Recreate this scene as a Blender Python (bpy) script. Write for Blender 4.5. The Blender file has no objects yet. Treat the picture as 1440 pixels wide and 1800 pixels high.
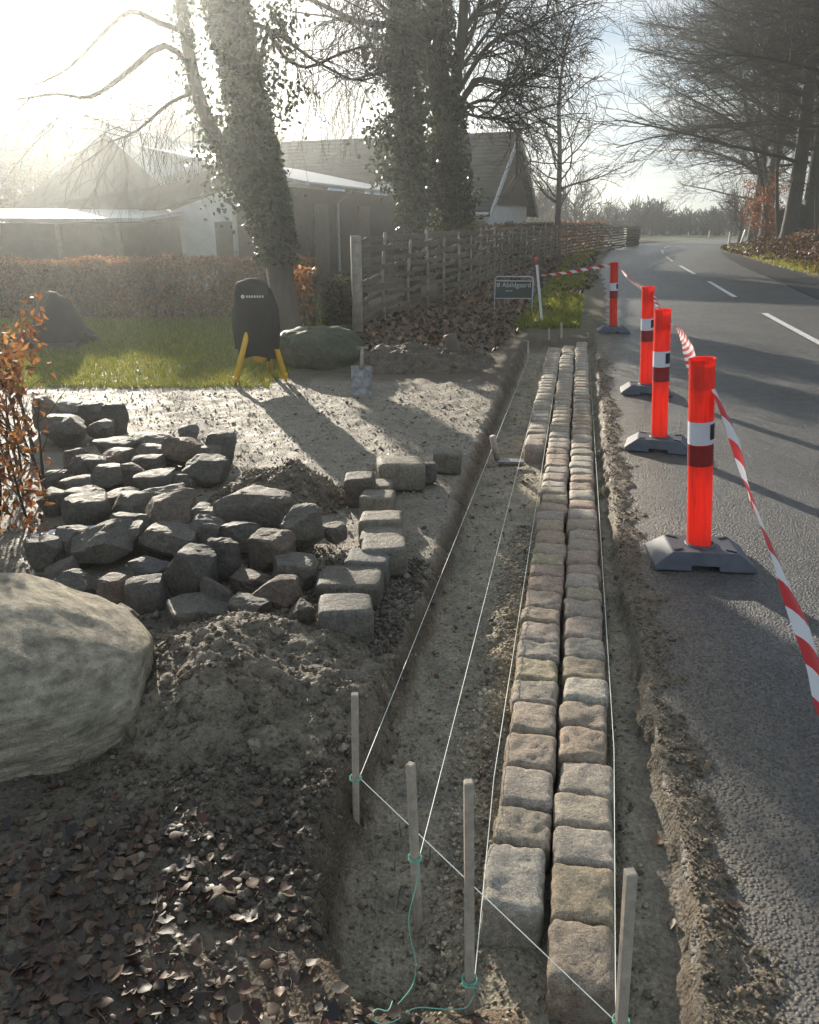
import bpy, math, random
import numpy as np
from mathutils import Vector, Matrix

# ------------------------------------------------------------------ camera, world, sun, exposure
R = math.radians
scene = bpy.context.scene
col = scene.collection
CAM_H, PITCH, FPX = 1.6, R(20.2), 1400.0
cd = bpy.data.cameras.new('camera'); cam = bpy.data.objects.new('camera', cd); col.objects.link(cam)
cam.location = (0, 0, CAM_H); cam.rotation_euler = (R(90) - PITCH, 0, 0)
cd.sensor_fit = 'HORIZONTAL'; cd.sensor_width = 36; cd.lens = 36 * FPX / 1440; cd.clip_start = .02; cd.clip_end = 5000
scene.camera = cam
SUN_EL, SUN_AZ = R(13.5), R(-21)          # azimuth from +Y, negative = left
SUN_DIR = Vector((math.sin(SUN_AZ) * math.cos(SUN_EL), math.cos(SUN_AZ) * math.cos(SUN_EL), math.sin(SUN_EL)))
sl = bpy.data.lights.new('sun', 'SUN'); sl.energy = 3.0; sl.angle = R(.6); sl.color = (1, .90, .75)
so = bpy.data.objects.new('sun', sl); col.objects.link(so)
so.rotation_euler = SUN_DIR.to_track_quat('Z', 'Y').to_euler()
EXPOSURE = 1.92
scene.view_settings.view_transform = 'Standard'; scene.view_settings.look = 'None'
scene.view_settings.exposure = EXPOSURE; scene.view_settings.gamma = 1
world = bpy.data.worlds.new('World'); scene.world = world; world.use_nodes = True


def build_world():
    nt = world.node_tree; nt.nodes.clear(); N, L = nt.nodes.new, nt.links.new
    out = N('ShaderNodeOutputWorld'); bg = N('ShaderNodeBackground'); bg.inputs[1].default_value = .063
    sky = N('ShaderNodeTexSky'); sky.sky_type = 'NISHITA'; sky.sun_disc = False
    sky.sun_elevation = SUN_EL; sky.sun_rotation = SUN_AZ; sky.air_density = 1.0; sky.dust_density = .8; sky.ozone_density = 1.5
    tc = N('ShaderNodeTexCoord'); sx = N('ShaderNodeSeparateXYZ'); L(tc.outputs['Generated'], sx.inputs[0])
    zc = N('ShaderNodeMath'); zc.operation = 'MAXIMUM'; zc.inputs[1].default_value = .03; L(sx.outputs[2], zc.inputs[0])
    za = N('ShaderNodeMath'); za.operation = 'ADD'; za.inputs[1].default_value = .08; L(zc.outputs[0], za.inputs[0])
    dx = N('ShaderNodeMath'); dx.operation = 'DIVIDE'; L(sx.outputs[0], dx.inputs[0]); L(za.outputs[0], dx.inputs[1])
    dy = N('ShaderNodeMath'); dy.operation = 'DIVIDE'; L(sx.outputs[1], dy.inputs[0]); L(za.outputs[0], dy.inputs[1])
    cb = N('ShaderNodeCombineXYZ'); L(dx.outputs[0], cb.inputs[0]); L(dy.outputs[0], cb.inputs[1])
    mp = N('ShaderNodeMapping'); mp.inputs['Scale'].default_value = (.30, .75, 1); mp.inputs['Location'].default_value = (2.3, 1.7, 0); L(cb.outputs[0], mp.inputs[0])
    n1 = N('ShaderNodeTexNoise'); n1.inputs['Scale'].default_value = 1.1; n1.inputs['Detail'].default_value = 7; n1.inputs['Roughness'].default_value = .55
    L(mp.outputs[0], n1.inputs['Vector'])
    rp = N('ShaderNodeValToRGB'); rp.color_ramp.elements[0].position = .26; rp.color_ramp.elements[1].position = .44
    L(n1.outputs['Fac'], rp.inputs[0])
    n2 = N('ShaderNodeTexNoise'); n2.inputs['Scale'].default_value = 2.3; n2.inputs['Detail'].default_value = 5; L(mp.outputs[0], n2.inputs['Vector'])
    cr = N('ShaderNodeValToRGB'); cr.color_ramp.elements[0].position = .40; cr.color_ramp.elements[1].position = .62
    cr.color_ramp.elements[0].color = (1.4, 2.0, 2.75, 1); cr.color_ramp.elements[1].color = (3.3, 3.5, 3.6, 1); L(n2.outputs['Fac'], cr.inputs[0])
    mf = N('ShaderNodeMath'); mf.operation = 'MULTIPLY'; mf.inputs[1].default_value = .90; L(rp.outputs[0], mf.inputs[0])
    mx = N('ShaderNodeMix'); mx.data_type = 'RGBA'; L(mf.outputs[0], mx.inputs[0]); L(sky.outputs[0], mx.inputs[6]); L(cr.outputs[0], mx.inputs[7])
    L(mx.outputs[2], bg.inputs[0]); L(bg.outputs[0], out.inputs[0])


build_world()
scene.cycles.use_denoising = True
scene.cycles.max_bounces = 6; scene.cycles.diffuse_bounces = 3; scene.cycles.glossy_bounces = 2
scene.cycles.transmission_bounces = 4; scene.cycles.transparent_max_bounces = 6; scene.cycles.volume_bounces = 0
scene.cycles.sample_clamp_indirect = 4

# ------------------------------------------------------------------ helpers
rng = np.random.default_rng(11)
random.seed(5)
CP, SP = math.cos(PITCH), math.sin(PITCH)


def ray(px, py):
    a, b = (px - 720) / FPX, (900 - py) / FPX
    return np.array([a, CP + b * SP, b * CP - SP])


def G(px, py, z=0.0):                     # photo pixel -> point at height z
    d = ray(px, py); k = (z - CAM_H) / d[2]
    return np.array([d[0] * k, d[1] * k, z])


def D(px, py, y):                         # photo pixel -> point at forward distance y
    d = ray(px, py); k = y / d[1]
    return np.array([d[0] * k, y, CAM_H + d[2] * k])


AX = R(11.4); U = np.array([math.sin(AX), math.cos(AX)]); NR = np.array([math.cos(AX), -math.sin(AX)])


def ST(s, t, z=0.0):
    p = NR * s + U * t
    return np.array([p[0], p[1], z])


_T3 = rng.random((32, 32, 32)); _T2 = rng.random((256, 256))


def vn2(x, y):
    xi, yi = np.floor(x).astype(int), np.floor(y).astype(int); fx, fy = x - xi, y - yi
    fx = fx * fx * (3 - 2 * fx); fy = fy * fy * (3 - 2 * fy)
    a, b, c, d = _T2[xi % 256, yi % 256], _T2[(xi + 1) % 256, yi % 256], _T2[xi % 256, (yi + 1) % 256], _T2[(xi + 1) % 256, (yi + 1) % 256]
    return (a * (1 - fx) + b * fx) * (1 - fy) + (c * (1 - fx) + d * fx) * fy


def fbm2(x, y, o=4, rough=.5):
    v, a, n = 0, 1.0, 0
    for i in range(o):
        v = v + a * (vn2(x * 2 ** i + 17.3 * i, y * 2 ** i + 9.1 * i) - .5); n += a; a *= rough
    return v / n * 2


def vn3(P):
    i = np.floor(P).astype(int); f = P - i; f = f * f * (3 - 2 * f); r = 0
    for dx in (0, 1):
        for dy in (0, 1):
            for dz in (0, 1):
                w = (f[:, 0] if dx else 1 - f[:, 0]) * (f[:, 1] if dy else 1 - f[:, 1]) * (f[:, 2] if dz else 1 - f[:, 2])
                r = r + w * _T3[(i[:, 0] + dx) % 32, (i[:, 1] + dy) % 32, (i[:, 2] + dz) % 32]
    return r


def fbm3(P, o=3):
    v, a, n = 0, 1.0, 0
    for i in range(o):
        v = v + a * (vn3(P * 2 ** i + 5.7 * i) - .5); n += a; a *= .5
    return v / n * 2


def sstep(a, b, x):
    t = np.clip((x - a) / (b - a), 0, 1); return t * t * (3 - 2 * t)


def mesh_np(name, V, F, smooth=False, colr=None):
    """F: list of integer arrays (m, k) of faces with k corners each"""
    V = np.asarray(V, dtype=np.float32).reshape(-1, 3)
    if not isinstance(F, (list, tuple)): F = [F]
    F = [np.asarray(f, dtype=np.int32) for f in F if len(f)]
    me = bpy.data.meshes.new(name)
    me.vertices.add(len(V)); me.vertices.foreach_set('co', V.ravel())
    idx = np.concatenate([f.ravel() for f in F]); cnt = np.concatenate([np.full(len(f), f.shape[1], dtype=np.int32) for f in F])
    st = np.concatenate([[0], np.cumsum(cnt)[:-1]]).astype(np.int32)
    me.loops.add(len(idx)); me.loops.foreach_set('vertex_index', idx)
    me.polygons.add(len(cnt)); me.polygons.foreach_set('loop_start', st)
    me.update(calc_edges=True)
    me.polygons.foreach_set('use_smooth', np.full(len(cnt), bool(smooth)))
    if colr is not None:
        a = me.color_attributes.new('Col', 'FLOAT_COLOR', 'POINT')
        c = np.ones((len(V), 4), dtype=np.float32); c[:, :3] = colr; a.data.foreach_set('color', c.ravel())
    me.validate(verbose=False)
    return me


def tag(o, label=None, cat=None, group=None, kind=None):
    if label: o['label'] = label
    if cat: o['category'] = cat
    if group: o['group'] = group
    if kind: o['kind'] = kind
    return o


def link(name, me, mat=None, parent=None, loc=None, rot=None, scale=None):
    o = bpy.data.objects.new(name, me); col.objects.link(o)
    if mat is not None and me is not None and not me.materials: me.materials.append(mat)
    if parent is not None: o.parent = parent
    if loc is not None: o.location = [float(v) for v in loc]
    if rot is not None: o.rotation_euler = [float(v) for v in rot]
    if scale is not None: o.scale = [float(v) for v in scale]
    return o


def empty(name, loc, rz=0):
    o = bpy.data.objects.new(name, None); col.objects.link(o); o.location = [float(v) for v in loc]; o.rotation_euler = (0, 0, rz)
    o.empty_display_size = .1
    return o


def copy_tree(o, parent=None):
    c = o.copy(); col.objects.link(c); c.parent = parent
    for ch in list(o.children):
        copy_tree(ch, c)
    return c


class MB:
    """collects verts and faces of one part"""
    def __init__(s): s.V = []; s.F = {}; s.n = 0

    def add(s, V, F):
        V = np.asarray(V, float); s.V.append(V)
        for f in F: s.F.setdefault(len(f), []).append([i + s.n for i in f])
        s.n += len(V); return s

    def box(s, c, d, M=None, bev=0):
        c = np.array(c, float); h = np.array(d, float) / 2
        if bev <= 0:
            V = np.array([[x, y, z] for x in (-1, 1) for y in (-1, 1) for z in (-1, 1)]) * h
            F = [(0, 1, 3, 2), (4, 6, 7, 5), (0, 4, 5, 1), (2, 3, 7, 6), (0, 2, 6, 4), (1, 5, 7, 3)]
        else:
            V = []; F = []
            def k(sx, sy, sz, a): return ((sx > 0) * 4 + (sy > 0) * 2 + (sz > 0)) * 3 + a
            for sx in (-1, 1):
                for sy in (-1, 1):
                    for sz in (-1, 1):
                        for a in range(3):
                            p = np.array([sx, sy, sz]) * (h - bev); p[a] = (sx, sy, sz)[a] * h[a]; V.append(p)
            V = np.array(V)
            for a in range(3):
                b, c2 = (a + 1) % 3, (a + 2) % 3
                for sg in (-1, 1):
                    q = []
                    for (u, v) in ((-1, -1), (1, -1), (1, 1), (-1, 1)):
                        t = [0, 0, 0]; t[a] = sg; t[b] = u; t[c2] = v; q.append(k(*t, a))
                    F.append(tuple(q if sg > 0 else q[::-1]))
                for u in (-1, 1):
                    for v in (-1, 1):
                        q = []
                        for (w, ax) in ((-1, b), (1, b), (1, c2), (-1, c2)):
                            t = [0, 0, 0]; t[a] = w; t[b] = u; t[c2] = v; q.append(k(*t, ax))
                        F.append(tuple(q if u * v > 0 else q[::-1]))
            for sx in (-1, 1):
                for sy in (-1, 1):
                    for sz in (-1, 1):
                        q = [k(sx, sy, sz, a) for a in range(3)]; F.append(tuple(q if sx * sy * sz > 0 else q[::-1]))
        if M is not None: V = V @ np.array(M.to_3x3()).T
        return s.add(V + c, F)

    def tube(s, pts, rad, n=8, cap=True):
        P = np.array(pts, float); k = len(P); rad = np.full(k, rad, float) if np.isscalar(rad) else np.array(rad, float)
        T = np.gradient(P, axis=0); T /= np.linalg.norm(T, axis=1)[:, None] + 1e-9
        m = T.mean(0); ref = np.array([1., 0, 0]) if abs(m[2]) > .8 * np.linalg.norm(m) else np.array([0, 0, 1.])
        A = np.cross(T, ref); A /= np.linalg.norm(A, axis=1)[:, None] + 1e-9; B = np.cross(T, A)
        a = np.arange(n) * 2 * math.pi / n
        V = P[:, None, :] + rad[:, None, None] * (np.cos(a)[None, :, None] * A[:, None, :] + np.sin(a)[None, :, None] * B[:, None, :])
        F = [(i * n + j, i * n + (j + 1) % n, (i + 1) * n + (j + 1) % n, (i + 1) * n + j) for i in range(k - 1) for j in range(n)]
        if cap: F += [tuple(range(n))[::-1], tuple((k - 1) * n + j for j in range(n))]
        return s.add(V.reshape(-1, 3), F)

    def build(s, name, mat, parent=None, smooth=False, loc=None, rot=None):
        me = mesh_np(name, np.concatenate(s.V), [np.array(f) for f in s.F.values()], smooth)
        return link(name, me, mat, parent, loc, rot)


# ------------------------------------------------------------------ materials
class NT:
    def __init__(s, name):
        s.m = bpy.data.materials.new(name); s.m.use_nodes = True; s.nt = s.m.node_tree
        s.b = s.nt.nodes['Principled BSDF']; s.out = s.nt.nodes['Material Output']

    def n(s, t, **kw):
        o = s.nt.nodes.new('ShaderNode' + t)
        for k, v in kw.items(): setattr(o, k, v)
        return o

    def l(s, a, b): s.nt.links.new(a, b)

    def noise(s, scale, detail=4, rough=.55, coord='Object', dist=0):
        tc = s.n('TexCoord'); t = s.n('TexNoise'); t.inputs['Scale'].default_value = scale; t.inputs['Detail'].default_value = detail
        t.inputs['Roughness'].default_value = rough; t.inputs['Distortion'].default_value = dist; s.l(tc.outputs[coord], t.inputs['Vector']); return t.outputs['Fac']

    def voro(s, scale, coord='Object', feature='F1', out='Distance'):
        tc = s.n('TexCoord'); t = s.n('TexVoronoi'); t.feature = feature; t.inputs['Scale'].default_value = scale; s.l(tc.outputs[coord], t.inputs['Vector']); return t.outputs[out]

    def ramp(s, fac, stops):
        r = s.n('ValToRGB'); e = r.color_ramp.elements
        while len(e) < len(stops): e.new(.5)
        for i, (p, c) in enumerate(stops):
            e[i].position = p; e[i].color = (*(c if hasattr(c, '__len__') else (c, c, c)), 1)
        s.l(fac, r.inputs[0]); return r.outputs[0]

    def mix(s, fac, a, b, mode='MIX'):
        m = s.n('Mix', data_type='RGBA', blend_type=mode)
        for i, v in ((0, fac), (6, a), (7, b)):
            if hasattr(v, 'is_output'): s.l(v, m.inputs[i])
            else: m.inputs[i].default_value = v if i == 0 else (*v, 1)
        return m.outputs[2]

    def math(s, op, a, b=0.0):
        m = s.n('Math', operation=op)
        for i, v in ((0, a), (1, b)):
            if hasattr(v, 'is_output'): s.l(v, m.inputs[i])
            else: m.inputs[i].default_value = v
        return m.outputs[0]

    def attr(s, name='Col'):
        a = s.n('Attribute'); a.attribute_name = name; return a.outputs['Color']

    def rnd(s):
        return s.n('ObjectInfo').outputs['Random']

    def bump(s, h, strength=.4, dist=.01, prev=None):
        b = s.n('Bump'); b.inputs['Strength'].default_value = strength; b.inputs['Distance'].default_value = dist; s.l(h, b.inputs['Height'])
        if prev is not None: s.l(prev, b.inputs['Normal'])
        s.l(b.outputs[0], s.b.inputs['Normal']); return b.outputs[0]

    def set(s, colr=None, rough=None, spec=None, metal=None):
        for k, v in (('Base Color', colr), ('Roughness', rough), ('Specular IOR Level', spec), ('Metallic', metal)):
            if v is None: continue
            if hasattr(v, 'is_output'): s.l(v, s.b.inputs[k])
            else: s.b.inputs[k].default_value = (*v, 1) if hasattr(v, '__len__') else v
        return s

    def translucent(s, colr, fac):
        t = s.n('BsdfTranslucent'); m = s.n('MixShader'); m.inputs[0].default_value = fac
        if hasattr(colr, 'is_output'): s.l(colr, t.inputs[0])
        else: t.inputs[0].default_value = (*colr, 1)
        s.l(s.b.outputs[0], m.inputs[1]); s.l(t.outputs[0], m.inputs[2]); s.l(m.outputs[0], s.out.inputs[0]); return s


def m_ground():
    s = NT('ground_soil'); c = s.attr(); n1 = s.noise(9, 8, .65); n2 = s.noise(70, 6, .7); v = s.voro(95)
    cc = s.mix(1, c, s.ramp(n1, [(.25, .62), (.75, 1.35)]), 'MULTIPLY'); cc = s.mix(1, cc, s.ramp(n2, [(.3, .55), (.7, 1.45)]), 'MULTIPLY')
    cc = s.mix(1, cc, (1.46, 1.33, 1.14), 'MULTIPLY')
    b = s.bump(s.noise(38, 8, .7), .8, .02); b = s.bump(v, .8, .008, b); s.bump(n2, .6, .006, b)
    s.set(cc, s.ramp(n1, [(.3, .55), (.7, .85)]), .3); return s.m


def m_asphalt():
    s = NT('worn_asphalt'); n = s.noise(1.1, 6, .6); n2 = s.noise(9, 7, .7); g = s.noise(85, 5, .75); g2 = s.noise(330, 3, .7); v = s.voro(88); vc = s.voro(88, out='Color')
    hv = s.math('MULTIPLY', s.ramp(v, [(0, 1.), (.62, 0.)]), s.ramp(vc, [(.15, .05), (.85, 1.)]))
    c = s.mix(s.ramp(vc, [(.2, 0.), (.9, 1.)]), (.044, .042, .040), (.145, .134, .12)); c = s.mix(.45, c, s.ramp(g, [(.30, (.034, .034, .036)), (.5, (.075, .074, .074)), (.68, (.17, .165, .158))]))
    c = s.mix(1, c, s.ramp(g2, [(.3, .6), (.7, 1.4)]), 'MULTIPLY'); c = s.mix(1, c, s.ramp(n, [(.3, .75), (.7, 1.3)]), 'MULTIPLY'); c = s.mix(1, c, s.ramp(n2, [(.3, .75), (.7, 1.25)]), 'MULTIPLY')
    sx = s.n('SeparateColor'); s.l(s.attr(), sx.inputs[0]); d = s.math('ADD', sx.outputs[0], s.math('MULTIPLY', s.math('SUBTRACT', s.noise(16, 8, .75), .5), 1.5))
    c = s.mix(s.ramp(d, [(.35, 0.), (.75, .9)]), c, s.mix(g, (.085, .070, .052), (.21, .18, .14)))
    b = s.bump(hv, 1.0, .022); b = s.bump(g, .7, .012, b); s.bump(n2, .4, .015, b)
    s.set(c, s.ramp(n2, [(.3, .28), (.7, .55)]), .55); return s.m


def m_smooth_asphalt():
    s = NT('dark_asphalt'); n = s.noise(2, 6); v = s.voro(260)
    c = s.mix(n, (.026, .027, .030), (.05, .05, .052)); s.bump(v, .35, .003); s.set(c, .5, .4); return s.m


def m_paint(name, c, rough=.6):
    s = NT(name); n = s.noise(14, 6, .7); s.set(s.mix(s.ramp(n, [(.35, .75), (.62, 0.)]), c, tuple(v * .45 for v in c)), rough)
    s.bump(s.voro(150), .4, .003); return s.m


def m_stone(name, cols, spec=.35, rough=(.55, .85), bs=1.0, scale=1.0, lichen=None, streak=False, speck=1.0):
    s = NT(name); r = s.rnd(); c = s.ramp(r, [(i / (len(cols) - 1), k) for i, k in enumerate(cols)])
    n1 = s.noise(9 * scale, 7, .65, dist=.6); n2 = s.noise(60 * scale, 6, .75); n3 = s.noise(240 * scale, 3, .7)
    c = s.mix(speck, c, s.mix(1, c, s.ramp(n1, [(.25, .58), (.75, 1.4)]), 'MULTIPLY')); c = s.mix(speck, c, s.mix(1, c, s.ramp(n2, [(.32, .6), (.68, 1.35)]), 'MULTIPLY'))
    c = s.mix(speck, c, s.mix(1, c, s.ramp(n3, [(.35, .72), (.65, 1.28)]), 'MULTIPLY'))
    if lichen: c = s.mix(s.ramp(s.noise(5 * scale, 8, .7), [(.52, 0.), (.66, .75)]), c, lichen)
    if streak:
        tc = s.n('TexCoord'); mp = s.n('Mapping'); mp.inputs['Rotation'].default_value = (.5, -.6, .3); mp.inputs['Scale'].default_value = (5, 14, 34); s.l(tc.outputs['Object'], mp.inputs[0])
        t = s.n('TexNoise'); t.inputs['Scale'].default_value = 1.3; t.inputs['Detail'].default_value = 7; s.l(mp.outputs[0], t.inputs['Vector'])
        c = s.mix(1, c, s.ramp(t.outputs['Fac'], [(.3, .55), (.7, 1.35)]), 'MULTIPLY'); n1 = s.math('ADD', n1, t.outputs['Fac'])
    b = s.bump(n1, .6 * bs, .03 / scale); b = s.bump(n2, .7 * bs, .010 / scale, b); s.bump(n3, .5 * bs, .002 / scale, b)
    s.set(c, s.ramp(n1, [(.3, rough[0]), (.7, rough[1])]), spec); return s.m


def m_bark(name, a, b, scale=1.0):
    s = NT(name); tc = s.n('TexCoord'); mp = s.n('Mapping'); mp.inputs['Scale'].default_value = (14 * scale, 14 * scale, 3 * scale); s.l(tc.outputs['Object'], mp.inputs[0])
    t = s.n('TexNoise'); t.inputs['Scale'].default_value = 1; t.inputs['Detail'].default_value = 6; s.l(mp.outputs[0], t.inputs['Vector'])
    s.set(s.mix(t.outputs['Fac'], a, b), .9, .2); s.bump(t.outputs['Fac'], .7, .02); return s.m


def m_leaf(name, fac=.4, rough=.5, spec=.4):
    s = NT(name); c = s.attr(); s.set(c, rough, spec); s.translucent(s.mix(1, c, (1.5, 1.3, .9), 'MULTIPLY'), fac); return s.m


def m_plain(name, c, rough=.6, spec=.4, metal=0, var=.25, scale=12, bump=.15):
    s = NT(name); n = s.noise(scale, 6, .65); lo = tuple(v * (1 - var) for v in c); hi = tuple(min(1, v * (1 + var)) for v in c)
    s.set(s.mix(s.ramp(n, [(.3, 0.), (.7, 1.)]), lo, hi), rough, spec, metal)
    if bump: s.bump(n, bump, .01)
    return s.m


def m_wood(name, a, b, sc=1.0):
    s = NT(name); tc = s.n('TexCoord'); mp = s.n('Mapping'); mp.inputs['Scale'].default_value = (90 * sc, 90 * sc, 5 * sc); s.l(tc.outputs['Object'], mp.inputs[0])
    t = s.n('TexNoise'); t.inputs['Scale'].default_value = 1; t.inputs['Detail'].default_value = 5; s.l(mp.outputs[0], t.inputs['Vector'])
    c = s.mix(t.outputs['Fac'], a, b); c = s.mix(1, c, s.ramp(s.noise(11, 5), [(.3, .7), (.7, 1.25)]), 'MULTIPLY')
    s.set(c, .75, .3); s.bump(t.outputs['Fac'], .5, .003); return s.m


def m_redplastic():
    s = NT('red_plastic'); n = s.noise(7, 6, .7); n2 = s.noise(38, 5, .7)
    c = s.mix(s.ramp(n, [(.45, 0.), (.75, .35)]), (.92, .095, .06), (.6, .085, .055)); c = s.mix(s.ramp(n2, [(.62, 0.), (.72, .5)]), c, (.25, .06, .04))
    tc = s.n('TexCoord'); mp = s.n('Mapping'); mp.inputs['Scale'].default_value = (45, 45, 4); s.l(tc.outputs['Object'], mp.inputs[0])
    t = s.n('TexNoise'); t.inputs['Scale'].default_value = 1; t.inputs['Detail'].default_value = 6; s.l(mp.outputs[0], t.inputs['Vector'])
    gr = s.ramp(t.outputs['Fac'], [(.52, 0.), (.72, .55)]); c = s.mix(gr, c, (.22, .10, .07))
    s.set(c, .42, .4); s.bump(n, .1, .01); s.translucent(s.mix(gr, (1.0, .15, .085), (.6, .09, .055)), .5); return s.m


def m_tape():
    s = NT('barrier_tape_film'); tc = s.n('UVMap'); sx = s.n('SeparateXYZ'); s.l(tc.outputs[0], sx.inputs[0])
    a = s.math('ADD', sx.outputs[0], s.math('MULTIPLY', sx.outputs[1], .35)); f = s.math('FRACT', a); g = s.math('GREATER_THAN', f, .5)
    c = s.mix(g, (.78, .77, .76), (.62, .03, .03)); s.set(c, .28, .5); s.translucent(c, .4); return s.m


def m_willow():
    s = NT('roof_tiles'); tc = s.n('TexCoord'); w = s.n('TexWave'); w.inputs['Scale'].default_value = 2.2; w.bands_direction = 'Z'; s.l(tc.outputs['Object'], w.inputs['Vector'])
    n = s.noise(6, 6); s.set(s.mix(n, (.025, .025, .026), (.05, .048, .046)), .85, .15); s.bump(w.outputs['Fac'], .6, .05); return s.m


MAT = dict(
    ground=m_ground(), asphalt=m_asphalt(), asphalt2=m_smooth_asphalt(), marking=m_paint('road_paint', (.72, .71, .68)),
    sett=m_stone('sett_granite', [(.30, .225, .165), (.36, .295, .215), (.43, .375, .295), (.33, .275, .215), (.39, .315, .20), (.35, .25, .185), (.39, .345, .28)], lichen=(.30, .29, .25)),
    rock=m_stone('rubble_granite', [(.10, .090, .075), (.15, .134, .108), (.20, .175, .135), (.12, .108, .095), (.185, .135, .098), (.14, .132, .12)], spec=.35, rough=(.5, .85), bs=1.4),
    pale=m_stone('pale_granite', [(.22, .20, .165), (.27, .23, .17), (.18, .17, .15)], bs=1.4),
    boulder=m_stone('boulder_granite', [(.54, .46, .34), (.54, .46, .34)], scale=.8, bs=1.5, lichen=(.34, .31, .20), streak=True, speck=.55),
    moss=m_stone('mossy_granite', [(.09, .10, .06), (.09, .10, .06)], scale=.9, bs=1.6, lichen=(.06, .09, .022)),
    soil=m_ground(), bark=m_bark('ivy_trunk_bark', (.045, .036, .028), (.11, .09, .07)), beech=m_bark('beech_bark', (.055, .05, .045), (.13, .12, .105)),
    twig=m_plain('twig_bark', (.072, .060, .050), .9, .15, bump=0), leaf=m_leaf('backlit_leaves', .45), ivy=m_leaf('ivy_leaves', .22, .35, .5), dryleaf=m_leaf('wet_fallen_leaves', .10, .52, .4), grass=m_leaf('grass_blades', .45, .5),
    stake=m_plain('stake_wood', (.42, .36, .29), .9, .1, var=.22, scale=40, bump=.1), greywood=m_wood('weathered_wood', (.075, .06, .045), (.17, .14, .105)), palewood=m_wood('pale_post_wood', (.22, .185, .14), (.38, .33, .26)),
    red=m_redplastic(), rubber=m_plain('grey_rubber', (.085, .09, .105), .62, .4, var=.35, scale=9), white=m_plain('white_reflective', (.70, .72, .76), .35, .5, var=.08),
    darkred=m_plain('dark_red_band', (.26, .022, .022), .45, .4, var=.2), black=m_plain('black_print', (.02, .02, .022), .5, .4), tape=m_tape(),
    string=m_plain('pale_cord', (.78, .80, .70), .55, .4, var=.1, bump=0), green=m_plain('green_cord', (.18, .50, .36), .55, .4, var=.1, bump=0),
    signgreen=m_plain('dark_green_board', (.028, .055, .052), .4, .5, var=.15), metal=m_plain('galvanised_tube', (.50, .51, .52), .4, .5, .7, var=.15), print=m_plain('pale_print', (.55, .58, .56), .6, .3, var=.05, bump=0),
    whitepaint=m_plain('white_post_paint', (.72, .72, .70), .55, .4, var=.12), redpaint=m_plain('red_reflector', (.55, .05, .03), .4, .5), steel=m_plain('worn_steel', (.24, .235, .225), .5, .5, .6, var=.55, scale=16),
    yellow=m_plain('yellow_tripod_paint', (.72, .42, .03), .5, .4, var=.15), cloth=m_plain('black_cloth', (.014, .015, .017), .85, .2, var=.3, scale=30, bump=.4), tarp=m_plain('dark_tarpaulin', (.02, .022, .024), .7, .25, var=.3, bump=.4),
    wallwhite=m_plain('white_render', (.55, .55, .53), .85, .2, var=.12, scale=3), walldark=m_plain('dark_boarding', (.055, .05, .045), .85, .2, var=.3, scale=5), tiles=m_willow(),
    iron=m_plain('corrugated_iron', (.26, .27, .28), .55, .4, .2, var=.15, scale=2), pane=m_plain('window_glass', (.25, .30, .36), .08, .8, var=.1, bump=0), trim=m_plain('pale_trim', (.45, .46, .45), .7, .3, var=.1),
    plastic=m_plain('clear_plastic_wrap', (.45, .46, .46), .12, .9, var=.1, scale=25, bump=.5), bin=m_plain('bin_plastic', (.02, .022, .02), .5, .4), far=m_leaf('far_twigs', .2),
)


# ------------------------------------------------------------------ terrain
def interp_tab(tab):
    a = np.array(tab, float); return lambda t: np.interp(t, a[:, 0], a[:, 1])


def st_of(p): return float(p[0] * NR[0] + p[1] * NR[1]), float(p[0] * U[0] + p[1] * U[1])


def edge_tab(pxs, z):
    r = []
    for (x, y) in pxs:
        s, t = st_of(G(x, y, z)); r.append((t, s))
    return sorted(r)


BANK = edge_tab([(905, 640), (882, 690), (850, 765), (812, 850), (785, 950), (742, 1050), (695, 1150), (642, 1262), (595, 1380), (566, 1500), (572, 1650), (600, 1800)], .02)
REDGE = edge_tab([(1046, 600), (1050, 660), (1057, 740), (1068, 850), (1080, 960), (1107, 1080), (1128, 1170), (1147, 1290), (1180, 1450), (1204, 1560), (1212, 1680), (1214, 1800)], 0)
bank_s, redge_s = interp_tab(BANK), interp_tab(REDGE)
# road centre line
CL = [ST(3.32, t)[:2] for t in (-30, -20, -10, 0, 6, 12)] + [np.array(p) for p in ((7.0, 17.5), (8.25, 23), (9.55, 29), (11.3, 36.5), (13.9, 46), (17.2, 54.5), (22.5, 62), (30, 67.5), (40, 71.5), (58, 75), (90, 78), (160, 82))]


def resample(P, step):
    P = np.array(P); n = len(P); out = []
    for i in range(n - 1):                           # Catmull-Rom
        p0, p1, p2, p3 = P[max(i - 1, 0)], P[i], P[i + 1], P[min(i + 2, n - 1)]
        k = max(2, int(np.linalg.norm(p2 - p1) / step))
        for j in range(k):
            t = j / k; out.append(.5 * ((2 * p1) + (-p0 + p2) * t + (2 * p0 - 5 * p1 + 4 * p2 - p3) * t * t + (-p0 + 3 * p1 - 3 * p2 + p3) * t ** 3))
    out.append(P[-1]); return np.array(out)


CLS = resample(CL, .5)
TG = np.gradient(CLS, axis=0); TG /= np.linalg.norm(TG, axis=1)[:, None]; NRM = np.stack([TG[:, 1], -TG[:, 0]], 1)   # to the right
ARC = np.concatenate([[0], np.cumsum(np.linalg.norm(np.diff(CLS, axis=0), axis=1))])
ARC0 = ARC[np.argmin(np.linalg.norm(CLS - ST(3.32, 0)[:2], axis=1))]; ARC = ARC - ARC0   # 0 beside the camera


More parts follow.
